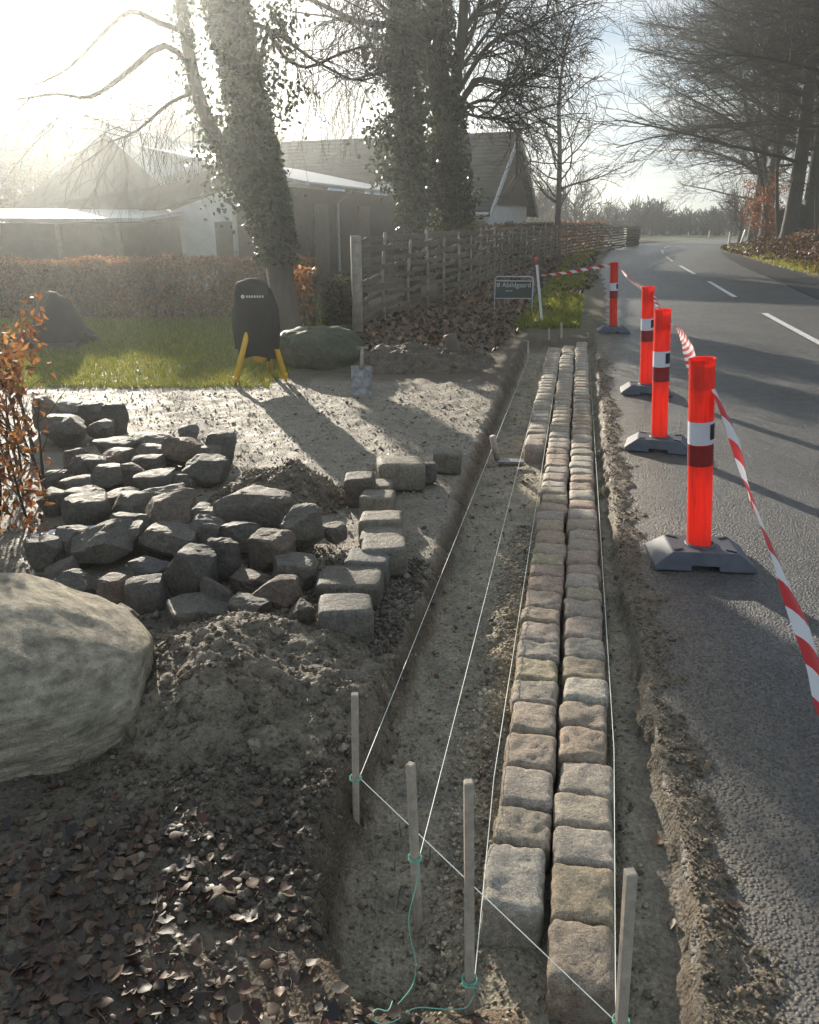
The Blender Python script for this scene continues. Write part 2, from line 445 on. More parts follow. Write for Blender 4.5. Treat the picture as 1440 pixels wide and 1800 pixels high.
def road_off(x, y):
    """signed distance from the centre line, right positive"""
    sh = x.shape; P = np.stack([x.ravel(), y.ravel()], 1).astype(np.float32); best = np.full(len(P), 1e9, np.float32); sg = np.zeros(len(P), np.float32)
    for i in range(0, len(CLS), 3):
        d = P - CLS[i].astype(np.float32); q = d[:, 0] ** 2 + d[:, 1] ** 2; m = q < best
        best[m] = q[m]; sg[m] = (d[m] @ NRM[i].astype(np.float32))
    return (np.sqrt(best) * np.sign(sg)).reshape(sh)


def fence_x(y): return np.interp(y, [9, 11.3, 26, 50, 60], [-1.4, -.75, 3.55, 12.6, 17])


def height(x, y, dr=None, detail=True):
    s = x * NR[0] + y * NR[1]; t = x * U[0] + y * U[1]
    if dr is None: dr = road_off(x, y)
    bs, rs = bank_s(t), redge_s(t)
    w1 = fbm2(x * 7, y * 7, 4); w2 = fbm2(x * 25 + 7, y * 25, 3)
    left = .03 + .02 * w1
    left = left + .05 * sstep(4.5, 2.4, t) * sstep(-.45, -1.0, s)          # foreground bank a bit higher
    # low bank below the wattle fence
    left = left + .10 * np.exp(-((x - fence_x(y)) / .9) ** 2) * sstep(9.5, 12, y)
    floor = -.135 + .012 * w1 + .010 * w2 - .05 * sstep(2.6, 1.7, t) * sstep(-.05, -.25, s)
    floor = floor + .055 * sstep(.19, .25, s)
    floor = floor + .05 * np.exp(-((s + .20 + .05 * w1) / .09) ** 2) * sstep(4.6, 3.9, t) * (.6 + .9 * w1)   # sand heaped along the setts
    edge_l = bs + .05 * w1 + .02 * w2; edge_r = rs + .022 * w2 + .045 * w1
    inside = sstep(edge_l - .035, edge_l + .07, s) * sstep(edge_r + .012, edge_r - .018, s)
    endn = sstep(1.16, 1.36, t + .05 * w1) * .85 + .15 * sstep(.4, .9, t); endn = np.where(s > .02, sstep(.3, .6, t), endn)
    inside = inside * endn * sstep(11.6, 11.2, t + .1 * w1)
    # right of the trench: bed of the road with crumbled soil on the tarmac edge
    fr = s - edge_r
    road = -.035 + sstep(.34 + .25 * w1, .04, fr) * (.036 + .008 * w2 + .010 * w1)
    near = (t < 12.6)
    g = np.where(s > rs - .02, road, left)
    # far from the trench the verge follows the curved road
    verge = np.where(dr > 0, sstep(3.05, 3.5, dr) * .04 - .04 + .02, sstep(-2.75, -3.1, dr) * .075 - .045) + .015 * w1
    bankr = sstep(3.7, 6.6, dr) * 1.05 * sstep(10, 20, y) * sstep(74, 56, y) + .07 * w1 * sstep(3.7, 5, dr)
    verge = verge + np.where(dr > 0, bankr, 0)
    k = sstep(11.6, 13.0, t)
    g = g * (1 - k) + (np.where(dr < -2.75, np.maximum(verge, 0) + left - .03, verge)) * k
    g = np.where((s > 3), np.where(k < 1, verge, g), g)
    z = g * (1 - inside) + floor * inside
    z = np.where(y > 90, z - .00 * y, z)
    return z, inside, dr, w1, w2


def build_ground():
    def axis(segs):
        out = []
        for a, b, st in segs: out.append(np.arange(a, b, st))
        return np.concatenate(out)
    gx = np.geomspace(6, 1500, 34); gx2 = np.geomspace(27, 1500, 26)
    xs = np.concatenate([-gx[::-1], axis([(-5.9, -2, .08), (-2, 1.5, .02), (1.5, 3.2, .05), (3.2, 6, .14), (6, 27, .3)]), gx2])
    gy = np.geomspace(64, 1600, 40)
    ys = np.concatenate([[-60, -20, -6, -2, -.5, .3], axis([(.7, 4, .02), (4, 7, .03), (7, 12, .06), (12, 16, .12), (16, 64, .45)]), gy])
    X, Y = np.meshgrid(xs, ys); Z, inside, dr, w1, w2 = height(X, Y)
    s = X * NR[0] + Y * NR[1]; t = X * U[0] + Y * U[1]
    # drop the ground behind the bend so that the field lies lower
    Z = Z - sstep(85, 160, Y) * 2.0 - sstep(20, 60, -X) * .0
    C = np.zeros(X.shape + (3,)); C[:] = (.11, .10, .085)
    def put(mask, c):
        m = np.clip(mask, 0, 1)[..., None]; C[:] = C * (1 - m) + np.array(c) * m
    put(sstep(60, 80, Y), (.07, .075, .04))                                   # fields
    drive = sstep(-.5, -.6, s) * sstep(2.7, 3.4, t + .5 * w1) * sstep(8.3, 7.9, Y + .06 * w1 + .18 * X * (X > -1))
    put(drive, (.18, .168, .15))
    put(drive * sstep(.1, .6, w1), (.14, .13, .115))
    lawn = sstep(7.75, 7.9, Y + .12 * w1) * sstep(-1.25, -1.6, X + .3 * w1 - (Y - 8) * .05) * sstep(30, 20, Y)
    put(lawn, (.06, .075, .022))
    litter = sstep(7.7, 8.6, t + .4 * w1) * sstep(-1.3, -.9, X - .05 * Y + .5) * (dr < -2.6) * sstep(60, 30, Y)
    put(litter, (.08, .065, .05))
    verge = np.exp(-((dr + 3.7 + .3 * w1) / .55) ** 2) * sstep(11.5, 13, t + .3 * w1) * sstep(60, 45, Y)
    put(verge * .9, (.07, .085, .03))
    rv = sstep(3.2, 3.7, dr) * (Y > 6); put(rv, (.12, .08, .052)); put(rv * np.exp(-((dr - 6.9) / .5) ** 2) * .0, (.07, .09, .03))
    fg = sstep(2.95, 2.4, t + .15 * w1) * sstep(-.35, -.6, s); put(fg, (.095, .085, .072))
    put(sstep(.0, .03, s - redge_s(t)) * (t < 12.6) * (s < 1.2), (.13, .115, .095))
    put(inside, (.225, .21, .175)); put(inside * sstep(.0, .45, -w1), (.165, .16, .14))
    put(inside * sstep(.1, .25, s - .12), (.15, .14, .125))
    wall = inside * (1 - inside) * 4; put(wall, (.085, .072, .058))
    put(np.where((t < 1.36) & (s < .0) & (s > -.6), 1., 0), (.10, .08, .062))
    V = np.stack([X, Y, Z], -1).reshape(-1, 3); ny, nx = X.shape
    i = np.arange(ny * nx).reshape(ny, nx); F = np.stack([i[:-1, :-1], i[:-1, 1:], i[1:, 1:], i[1:, :-1]], -1).reshape(-1, 4)
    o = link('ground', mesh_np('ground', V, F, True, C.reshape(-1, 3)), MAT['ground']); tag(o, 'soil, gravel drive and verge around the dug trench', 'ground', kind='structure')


build_ground()


def hz(x, y):
    z = height(np.array([float(x)]), np.array([float(y)]))[0][0]
    return float(z)


def build_road():
    m = (ARC > -25)
    C, N, A = CLS[m], NRM[m], ARC[m]
    # fine ribbon: resample arc so the near edge can be ragged
    a2 = np.concatenate([np.arange(-20, .5, .5), np.arange(.5, 13, .03), np.arange(13, 40, .25), np.arange(40, A[-1], .5)])
    cx, cy = np.interp(a2, A, C[:, 0]), np.interp(a2, A, C[:, 1]); nx, ny = np.interp(a2, A, N[:, 0]), np.interp(a2, A, N[:, 1])
    lo = np.where(a2 < 12.5, redge_s(a2) - 3.32 + .022 + .03 * fbm2(a2 * 9, a2 * 0 + 3, 3) , -2.92 + .06 * fbm2(a2 * 1.3, a2 * 0, 3))
    k = sstep(11.5, 13.5, a2); lo = lo * (1 - k) + (-2.92 + .06 * fbm2(a2 * 1.3, a2 * 0, 3)) * k
    fr = np.array([0, .004, .012, .02, .03, .045, .06, .08, .1, .14, .2, .35, .5, .65, .8, .9, 1.0]); hi = 3.05
    O = lo[:, None] + (hi - lo)[:, None] * fr[None]
    X, Y = cx[:, None] + nx[:, None] * O, cy[:, None] + ny[:, None] * O
    Z = .0 - .010 * sstep(.06, 0, fr)[None] + .006 * fbm2(X * 2, Y * 2, 3) - .00 * O
    nf = len(fr); Vt = np.stack([X, Y, Z], -1)
    Vb = np.stack([X[:, :1], Y[:, :1], Z[:, :1] - .085], -1); V = np.concatenate([Vb, Vt], 1).reshape(-1, 3); nf += 1
    i = np.arange(len(a2) * nf).reshape(len(a2), nf); F = np.stack([i[:-1, :-1], i[:-1, 1:], i[1:, 1:], i[1:, :-1]], -1).reshape(-1, 4)
    dist = np.concatenate([np.zeros((len(a2), 1)), O - lo[:, None]], 1); dirt = np.clip(1 - dist / (.75 + .35 * fbm2(a2 * .9, a2 * 0 + 8, 3)[:, None]), 0, 1) * .95 * (a2 < 16)[:, None]
    road = link('road', mesh_np('road', V, F, True, np.repeat(dirt.reshape(-1, 1), 3, 1)), MAT['asphalt']); tag(road, 'worn grey asphalt road bending right past the verge', 'road', kind='structure')
    # centre dashes
    for a in np.arange(-6.3, 78, 8.0):
        aa = np.arange(a + 1.2, a + 6.2, .25); X0, Y0 = np.interp(aa, A, C[:, 0]), np.interp(aa, A, C[:, 1]); NX, NY = np.interp(aa, A, N[:, 0]), np.interp(aa, A, N[:, 1])
        if a < 4: continue
        V = []
        for sg in (-.055, .055): V.append(np.stack([X0 + NX * sg, Y0 + NY * sg, np.full(len(aa), .0105)], -1))
        n = len(aa); F = [(j, j + 1, n + j + 1, n + j)[::-1] for j in range(n - 1)]
        link('lane_marking', mesh_np('lane_marking', np.concatenate(V), np.array(F)), MAT['marking'], road)
    # darker lay-by strip along the right side
    aa = np.arange(-5, 46, .5); X0, Y0 = np.interp(aa, A, C[:, 0]), np.interp(aa, A, C[:, 1]); NX, NY = np.interp(aa, A, N[:, 0]), np.interp(aa, A, N[:, 1])
    w0 = np.interp(aa, [-5, 18, 30, 46], [1.55, 1.6, 2.1, 2.9]) + .02 * fbm2(aa, aa * 0); w1 = np.interp(aa, [-5, 16, 24, 34, 44, 46], [3.3, 3.3, 3.45, 3.9, 3.3, 3.06]) + .05 * fbm2(aa * 1.7, aa * 0 + 4)
    V = np.concatenate([np.stack([X0 + NX * w, Y0 + NY * w, np.full(len(aa), .012)], -1) for w in (w0, w0 + (w1 - w0) * .5, w1)] + [np.stack([X0 + NX * w1, Y0 + NY * w1, np.full(len(aa), -.08)], -1)])
    n = len(aa); F = [(r * n + j, r * n + j + 1, (r + 1) * n + j + 1, (r + 1) * n + j)[::-1] for r in range(3) for j in range(n - 1)]
    o = link('layby', mesh_np('layby', V, np.array(F)), MAT['asphalt2']); tag(o, 'smooth dark asphalt strip along the far side of the road', 'lay-by', kind='structure')


build_road()


# ------------------------------------------------------------------ bulk leaves and pebbles
def quat_frames(n, r, up=.0):
    a = r.normal(size=(n, 3)); a[:, 2] = a[:, 2] * (1 - up) + up * 3; a /= np.linalg.norm(a, axis=1)[:, None]
    b = r.normal(size=(n, 3)); b -= (b * a).sum(1)[:, None] * a; b /= np.linalg.norm(b, axis=1)[:, None]
    return a, b, np.cross(a, b)            # normal, along, across


def leaf_mesh(name, P, L, W, cols, r, up=0.0, fold=.25, droop=0.0):
    n = len(P); nrm, al, ac = quat_frames(n, r, up); L = np.broadcast_to(L, n)[:, None]; W = np.broadcast_to(W, n)[:, None]
    if droop: al = al * (1 - droop) + np.array([0, 0, -1.]) * droop; al /= np.linalg.norm(al, axis=1)[:, None]
    V = np.stack([P, P + al * L * .45 + ac * W * .5 + nrm * L * fold * .5, P + al * L, P + al * L * .45 - ac * W * .5 + nrm * L * fold * .5], 1).reshape(-1, 3)
    i = np.arange(n)[:, None] * 4; F = np.concatenate([i + np.array([[0, 1, 2]]), i + np.array([[0, 2, 3]])])
    return mesh_np(name, V, F, False, np.repeat(cols, 4, 0))


def mixcols(n, pal, r, var=.25):
    pal = np.array(pal); c = pal[r.integers(0, len(pal), n)] * (1 + var * (r.random((n, 1)) * 2 - 1)); return np.clip(c, 0, 1)


def pebble_mesh(name, P, S, cols, r):
    n = len(P); O = np.array([[1, 0, 0], [-1, 0, 0], [0, 1, 0], [0, -1, 0], [0, 0, 1], [0, 0, -1]], float)
    V = O[None] * (S[:, None, None] * (.6 + .8 * r.random((n, 6, 1)))); a = r.random(n) * 6.28; ca, sa = np.cos(a)[:, None], np.sin(a)[:, None]
    tl = r.normal(size=(n, 1)) * .5
    x = V[..., 0] * ca - V[..., 1] * sa; y = V[..., 0] * sa + V[..., 1] * ca; z = V[..., 2] * .75 + x * tl
    V = np.stack([x, y, z], -1) + P[:, None, :]
    F0 = np.array([(0, 2, 4), (2, 1, 4), (1, 3, 4), (3, 0, 4), (2, 0, 5), (1, 2, 5), (3, 1, 5), (0, 3, 5)])
    return mesh_np(name, V.reshape(-1, 3), (np.arange(n)[:, None, None] * 6 + F0[None]).reshape(-1, 3), True, np.repeat(cols, 6, 0))


# ------------------------------------------------------------------ laid setts
def cube_grid(n):
    """unit cube surface, n cells a side, welded"""
    pts = {}; V = []; F = []
    def vid(p):
        k = tuple(np.round(p * n).astype(int))
        if k not in pts: pts[k] = len(V); V.append(np.array(k, float) / n)
        return pts[k]
    for a in range(3):
        b, c = (a + 1) % 3, (a + 2) % 3
        for sd in (0., 1.):
            for i in range(n):
                for j in range(n):
                    q = []
                    for (u, v) in ((i, j), (i + 1, j), (i + 1, j + 1), (i, j + 1)):
                        p = np.zeros(3); p[a] = sd; p[b] = u / n; p[c] = v / n; q.append(vid(p))
                    F.append(q if sd > 0 else q[::-1])
    return np.array(V) * 2 - 1, np.array(F)


CG8, CF8 = cube_grid(9)
CG4, CF4 = cube_grid(6)
CG14, CF14 = cube_grid(15)
CG3, CF3 = cube_grid(4)


def rounded(Cg, dims, r, power=5.0, amp=.012, freq=9.0, chip=.4):
    """block with worn, rounded edges and an uneven hewn face; dims = full sizes"""
    p = np.sign(Cg) * np.abs(Cg) ** .85
    nrm = (np.abs(p) ** power).sum(1) ** (1 / power); V = p / nrm[:, None]
    V = V * np.array(dims) / 2
    off = r.random(3) * 30; d = V / (np.linalg.norm(V, axis=1)[:, None] + 1e-9)
    f = fbm3(V * freq + off, 3); f2 = fbm3(V * freq * 3.1 + off, 2)
    V = V + d * (f * amp + f2 * amp * chip)[:, None]
    V[:, 0] += V[:, 2] * (r.random() - .5) * .12; V[:, 1] += V[:, 0] * (r.random() - .5) * .10
    return V


def build_setts():
    r = np.random.default_rng(3)
    rows = [('right', .046, .211, 1.345, 11.35, 'long right-hand row of worn granite setts beside the road edge'),
            ('middle', -.129, .036, 1.535, 11.0, 'long middle row of worn granite setts ending in a brown block'),
            ('left', -.305, -.139, 5.86, 10.75, 'short third row of setts laid only in the far half')]
    for (nm, s0, s1, t0, t1, lab) in rows:
        root = empty('sett_row', ST((s0 + s1) / 2, t0, -.06), -AX); tag(root, lab, 'sett row', 'rows of setts being laid along the trench')
        t = 0.0
        first = True
        while t0 + t < t1:
            ln = r.uniform(.125, .185) if not first else .225
            if t0 + t < 2.6 and not first: ln = r.uniform(.135, .185)
            if nm == 'right' and first: ln = .19
            w = (s1 - s0) * r.uniform(.93, 1.03); h = .20
            near = t0 + t < 3.4
            V = rounded(CG14 if near else CG4 if t0 + t < 6.5 else CG3, (w, ln - .005, h), r, r.uniform(8, 13) if near else 9, r.uniform(.006, .012), r.uniform(9, 20), .7)
            me = mesh_np('sett', V, CF14 if near else CF4 if t0 + t < 6.5 else CF3, True)
            link('sett', me, MAT['sett'], root, (r.uniform(-.006, .006), t + ln / 2, -.04 + r.uniform(-.006, .006)), (r.uniform(-.03, .03), r.uniform(-.03, .03), r.uniform(-.035, .035)))
            t += ln; first = False


build_setts()


# ------------------------------------------------------------------ loose stones
def rock_mesh(r, dims, ang=.5, n=3, name='stone'):
    """hewn rubble block: cube cut by random planes, then roughened"""
    Cg, F = (CG8, CF8) if n > 4 else (CG4, CF4)
    V = Cg * np.array([1, 1, 1.])
    nrm = (np.abs(V) ** 9).sum(1) ** (1 / 9); V = V / nrm[:, None]
    for _ in range(int(8 + 6 * ang)):
        d = r.normal(size=3); d /= np.linalg.norm(d); lim = r.uniform(.70, 1.06) * (1.0 + .25 * (1 - ang)); q = V @ d
        V = V - np.maximum(q - lim, 0)[:, None] * d[None]
    V = V * np.array(dims) / 2; off = r.random(3) * 30; sz = max(dims)
    dd = V / (np.linalg.norm(V, axis=1)[:, None] + 1e-9)
    V = V + dd * (fbm3(V * (5 / sz) * .5 + off, 3) * .04 * sz + fbm3(V * (14 / sz) + off, 2) * .024 * sz)[:, None]
    V[:, 0] += V[:, 2] * (r.random() - .5) * .5 * ang; V[:, 1] += V[:, 2] * (r.random() - .5) * .4 * ang
    return mesh_np(name, V, F, False)


# pixel centre x, y, width, height in the photo, tilt, label
ROCKS = [
    (77, 738, 40, 56, .2, 'pointed dark stone touching the leafy shrub, leftmost of the far cluster'),
    (125, 735, 52, 34, .1, 'wide dark stone at the back of the far cluster beside the drive'),
    (162, 736, 34, 40, .1, 'squarish dark stone second from right in the back of the far cluster'),
    (200, 742, 40, 46, .1, 'upright dark stone standing alone at the right end of the far cluster'),
    (178, 764, 40, 36, .3, 'small dark cube leaning before the upright stone of the far cluster'),
    (108, 770, 72, 40, .25, 'long slanted stone with a lit top edge in front of the far cluster'),
    (329, 771, 32, 28, .4, 'small stone perched highest on the far edge of the middle heap'),
    (388, 797, 48, 46, .3, 'rounded grey stone at the far right corner of the middle heap'),
    (320, 806, 58, 46, .1, 'big blocky stone just below the small perched stone'),
    (264, 791, 60, 28, .1, 'flat stone at the far edge of the middle heap, left of the perched stone'),
    (267, 808, 54, 30, .15, 'pale faced block in the top part of the middle heap'),
    (200, 798, 58, 30, .1, 'long low stone at the far left edge of the middle heap'),
    (204, 815, 46, 34, .1, 'dark cube standing before the long low far left stone'),
    (132, 817, 36, 34, .2, 'small wedge at the left tip of the middle heap'),
    (155, 834, 52, 42, .35, 'dark slanted slab leaning against the left wedge of the middle heap'),
    (184, 848, 50, 34, .3, 'grey tilted block in the left middle of the heap'),
    (256, 825, 52, 26, .1, 'thin dark stone under the pale faced block'),
    (230, 840, 48, 32, .3, 'stone with a lit rim in the centre of the middle heap'),
    (364, 811, 44, 32, .2, 'dark stone wedged below the rounded far right stone'),
    (361, 840, 70, 42, .1, 'large grey slab on the right flank of the middle heap'),
    (271, 860, 56, 36, .05, 'flat stone with a bright sunlit top in the middle heap'),
    (315, 858, 34, 28, .3, 'small grey chunk right of the bright flat stone'),
    (131, 866, 52, 34, .2, 'dull grey stone on the left slope of the middle heap'),
    (93, 857, 38, 36, .2, 'dark stone half behind the shrub twigs, upper one'),
    (214, 891, 74, 36, .25, 'long slab with a slanting lit top near the front of the middle heap'),
    (280, 884, 72, 36, .15, 'wide slab with a lit right corner at the front of the middle heap'),
    (146, 892, 58, 36, .15, 'stone with a glinting top left of the long slanting slab'),
    (230, 914, 54, 34, .3, 'narrow slab with a bright edge below the long slanting slab'),
    (147, 924, 70, 42, .05, 'broad dark block with a bright top line beside the plastic wrap'),
    (93, 897, 46, 38, .2, 'dark stone half behind the shrub twigs, lower one'),
    (292, 943, 80, 64, .5, 'sharp gable-shaped stone standing behind the front heap'),
    (302, 920, 72, 46, .4, 'round shouldered stone behind the sharp gable-shaped one'),
    (224, 957, 70, 42, .5, 'rough slab leaning up beside the plastic wrap'),
    (355, 945, 58, 42, .4, 'pale chipped stone right of the sharp gable-shaped one'),
    (441, 928, 120, 62, .15, 'biggest rough topped stone crowning the front heap'),
    (530, 960, 64, 62, .4, 'tall angular stone at the right end of the crown of the front heap'),
    (177, 988, 94, 54, .15, 'large smooth faced block on the left of the front heap'),
    (124, 982, 52, 52, .3, 'dark stone between the smooth faced block and the shrub'),
    (82, 994, 54, 52, .2, 'dark stone directly behind the big boulder, leftmost of the front heap'),
    (221, 980, 58, 34, .3, 'stone with streaked lit top right of the smooth faced block'),
    (296, 984, 86, 44, .25, 'reddish brown slab lying across the middle of the front heap'),
    (338, 1032, 80, 78, .25, 'cube with a dazzling white sunlit top in the front heap'),
    (395, 1008, 48, 64, .1, 'narrow upright block behind the dazzling cube'),
    (475, 998, 68, 58, .3, 'dark hunched stone below the biggest rough topped stone'),
    (514, 1022, 78, 54, .15, 'stone with a pale lit patch at the right of the front heap'),
    (444, 1042, 64, 44, .3, 'bluish flat topped stone in front of the dark hunched one'),
    (490, 1068, 70, 56, .2, 'blue grey block at the front right of the heap'),
    (441, 1090, 74, 50, .4, 'slab leaning on the crest of the near soil heap'),
    (530, 1097, 48, 64, .6, 'small peaked stone left of the front pale cube'),
    (204, 1054, 54, 52, .1, 'flat capped stone close behind the big boulder'),
    (257, 1065, 60, 60, .2, 'dull block with faint bands right of the flat capped stone'),
    (135, 1052, 64, 38, .4, 'wedge peeping over the top of the big boulder'),
    (110, 1030, 52, 36, .4, 'glinting shard above the big boulder'),
    (174, 1072, 32, 26, .3, 'small bright cornered shard on the shoulder of the big boulder'),
    (226, 1112, 50, 58, .2, 'brown rounded cobble tucked against the right side of the big boulder'),
    (346, 1098, 98, 38, .05, 'long low dull block at the foot of the front heap'),
    (380, 1066, 46, 52, .3, 'dark rounded stone right of the dazzling cube'),
    (362, 964, 54, 50, .3, 'shadowed stone below the pale chipped one'),
    (262, 1018, 60, 50, .2, 'shadowed block buried in the middle left of the front heap'),
    (430, 975, 62, 50, .2, 'shadowed stone buried under the biggest rough topped stone'),
    (588, 962, 34, 26, .3, 'small chip lying right of the front heap on bare earth'),
]
PALE = [
    (609, 1098, 98, 84, .02, 'front pale cube of the set-aside line, nearest the near soil heap'),
    (615, 1044, 118, 58, .03, 'wide dark faced block second from the front of the set-aside line'),
    (646, 1010, 80, 56, .05, 'tan block third from the front of the set-aside line'),
    (676, 990, 82, 60, .05, 'tall tan slab right of the third set-aside block'),
    (672, 962, 78, 44, .1, 'wedge shaped pale stone in the middle of the set-aside line'),
    (670, 934, 78, 58, .06, 'cracked grey cube in the middle of the set-aside line'),
    (664, 890, 62, 46, .03, 'brown topped block behind the cracked grey cube'),
    (661, 868, 60, 40, .03, 'rough white topped block behind the brown topped one'),
    (634, 862, 54, 64, .3, 'dark rounded stone left of the rough white topped block'),
    (704, 840, 86, 54, .08, 'largest block at the far end of the set-aside line'),
    (750, 837, 34, 38, .3, 'small dark stone against the right side of the largest far block'),
    (787, 815, 52, 40, .1, 'lone dark block on the brink of the trench'),
]


def build_rocks():
    r = np.random.default_rng(8)
    for lst, mk, grp, nm in ((ROCKS, 'rock', 'loose rubble stones heaped on the drive', 'rubble_stone'), (PALE, 'pale', 'squared blocks set aside beside the trench', 'granite_block')):
        for (x, y, w, h, tilt, lab) in lst:
            b = G(x, y + h * .46, .03); dep = b[1] * CP + (CAM_H - .03) * SP; k = dep / FPX
            wm = w * k; hm = h * k
            pile = r.uniform(0, .03) + (.05 if 900 < y < 1010 and nm == 'rubble_stone' else 0)
            dims = (wm * (1.12 if nm == 'rubble_stone' else .97), wm * r.uniform(.8, 1.1) if nm == 'rubble_stone' else wm * .8, max(hm * (1.22 if nm == 'rubble_stone' else .92), .06))
            big = w > 60
            if nm == 'rubble_stone': me = rock_mesh(r, dims, .35 + tilt, 8 if big else 4)
            else: me = mesh_np('granite_block', rounded(CG8, dims, r, 9, .008, 9), CF8, True)
            m = MAT[mk] if 'dark' not in lab or mk == 'rock' else MAT['rock']
            o = link(nm, me, m, None, (b[0], b[1] + dims[1] * .35, .03 + dims[2] * .41 + pile), (tilt * r.uniform(-.5, .5), tilt * r.uniform(-.9, .9), r.uniform(-.5, .5) if nm == 'rubble_stone' else r.uniform(-.12, .12)))
            tag(o, lab, 'stone', grp)


build_rocks()


def blob(dims, r, n=22, amp=.10, freq=1.6, flat=.0):
    """smooth boulder: sphere grid pushed by noise"""
    Cg, F = cube_grid(n); V = Cg / np.linalg.norm(Cg, axis=1)[:, None]
    f = fbm3(V * freq + r.random(3) * 20, 3); g = fbm3(V * freq * 5 + r.random(3) * 20, 3)
    V = V * (1 + amp * f + amp * .14 * g)[:, None]
    return V * np.array(dims) / 2, F


def build_boulders():
    r = np.random.default_rng(21)
    V, F = blob((.88, .84, .84), r, 44, .17, 1.5)
    # slanting sunlit face towards the trench
    d = np.array([.62, -.35, .70]); d /= np.linalg.norm(d); q = V @ d; V = V - np.maximum(q - .37, 0)[:, None] * d * .8
    d = np.array([.40, .12, .905]); d /= np.linalg.norm(d); q = V @ d; V = V - np.maximum(q - .29 - .03 * fbm3(V * 4, 3), 0)[:, None] * d * .72
    o = link('boulder', mesh_np('boulder', V, F, True), MAT['boulder'], None, (-1.30, 2.25, .13), (0, .0, .1)); tag(o, 'huge pale rounded boulder at the left edge in front of the stone heap', 'boulder')
    V, F = blob((1.0, .7, .62), r, 26, .26, 1.7); c = G(560, 655, 0)
    o = link('boulder', mesh_np('boulder', V, F, True), MAT['moss'], None, (c[0], c[1] + .3, .2)); tag(o, 'low mossy green boulder between the tripod and the shovel', 'boulder')


build_boulders()


def heap(name, c, rx, ry, h, r, lab, n=70, ridge=None, seed=0, colr=(.125, .112, .094)):
    g = np.linspace(-1.15, 1.15, n); X, Y = np.meshgrid(g, g); rr = np.sqrt(X * X + Y * Y)
    x, y = c[0] + X * rx, c[1] + Y * ry
    w = fbm2(x * 6 + seed, y * 6, 4); w2 = fbm2(x * 22 + seed, y * 22, 4, .65)
    prof = np.clip(1 - rr, -.2, 1) ** 1 if False else np.where(rr < 1, np.cos(rr * math.pi / 2) ** 1.25, -(rr - 1) * .6)
    if ridge is not None: prof = prof * ridge(X, Y)
    Z = h * prof * (1 + .25 * w) + .05 * w * h / .25 * .8 + .022 * w2 * (rr < 1.05)
    base = height(x, y)[0]; Z = np.where(rr < 1.0, base + Z, base - .04)
    V = np.stack([x, y, Z], -1).reshape(-1, 3); i = np.arange(n * n).reshape(n, n); F = np.stack([i[:-1, :-1], i[:-1, 1:], i[1:, 1:], i[1:, :-1]], -1).reshape(-1, 4)
    C = np.array(colr)[None] * (1 + .6 * w2.reshape(-1, 1)) + np.array([.03, .022, .014])[None] * np.clip(w, 0, 1).reshape(-1, 1)
    root = link(name, mesh_np(name, V, F, True, np.clip(C, .01, 1)), MAT['soil']); tag(root, lab, 'soil heap')
    k = 2600; u = r.random((k, 2)) * 2 - 1; m = (u ** 2).sum(1) < .92; u = u[m]
    iu = np.clip(((u + 1.15) / 2.3 * (n - 1)).round().astype(int), 0, n - 1); P = np.stack([c[0] + u[:, 0] * rx, c[1] + u[:, 1] * ry, Z[iu[:, 1], iu[:, 0]]], -1)
    S = r.gamma(1.4, .004, len(P)) + .002
    ch = link('soil_crumbs', pebble_mesh('soil_crumbs', P, S, mixcols(len(P), [colr, (.10, .085, .068), (.16, .14, .12)], r), r), MAT['soil'], root); tag(ch, kind='stuff')


def build_heaps():
    r = np.random.default_rng(4)
    rid = lambda X, Y: .72 + .38 * np.exp(-((X + .25) / .35) ** 2) + .12 * np.exp(-((X - .62) / .22) ** 2) - .18 * np.exp(-((X - .28) / .18) ** 2)
    heap('soil_heap', (-.58, 2.44), .56, .54, .135, r, 'near dark crumbly soil heap between the big boulder and the trench', 110, rid, 3)
    c = G(478, 905, .03); heap('soil_heap', (c[0], c[1] + .28), .44, .40, .20, r, 'brown soil heap behind the stones in the middle of the drive', 80, None, 9, (.11, .095, .075))
    c = G(700, 650, .03); heap('soil_heap', (c[0] + .1, c[1] + .3), 1.0, .6, .22, r, 'low soil heap behind the shovel below the wattle fence', 70, None, 15, (.09, .08, .068))
    c = G(800, 640, .03); heap('soil_heap', (c[0], c[1] + .35), .5, .4, .16, r, 'small soil hump around the grey stump', 50, None, 25, (.085, .075, .065))


build_heaps()


# ------------------------------------------------------------------ stakes and strings
def stake(top_px, foot_px, yb, zb, lab, w=.020, extra=.12, ylean=0):
    b = D(foot_px[0], foot_px[1], yb); t = D(top_px[0], top_px[1], yb + ylean)
    ax = t - b; ln = np.linalg.norm(ax); dirv = ax / ln; q = Vector(dirv).to_track_quat('Z', 'Y')
    m = MB(); m.box((0, 0, (ln - extra) / 2), (w, w, ln + extra), None, .003)
    r0 = empty('stake', b); tag(r0, lab, 'stake', 'stakes that hold the setting-out cord')
    s = m.build('shaft', MAT['stake'], r0); s.rotation_mode = 'QUATERNION'; s.rotation_quaternion = q @ Matrix.Rotation(.12, 3, 'Z').to_quaternion()
    return r0, b, t


def at_stake(b, t, py):
    """point on stake axis seen at photo row py"""
    best = None
    for k in np.linspace(-.2, 1, 241):
        p = b + (t - b) * k; v = p - np.array([0, 0, CAM_H]); dep = v[1] * CP - v[2] * SP; up = v[2] * CP + v[1] * SP; e = abs(900 - up / dep * FPX - py)
        if best is None or e < best[0]: best = (e, p)
    return best[1]


def string(name, pts, lab, rad=.0012, mat='string', sag=0.0, smooth=False):
    P = np.array(pts, float)
    if smooth: P = resample3(P, .01)
    m = MB(); m.tube(P, rad, 5); o = m.build(name, MAT[mat]); tag(o, lab, 'string'); return o


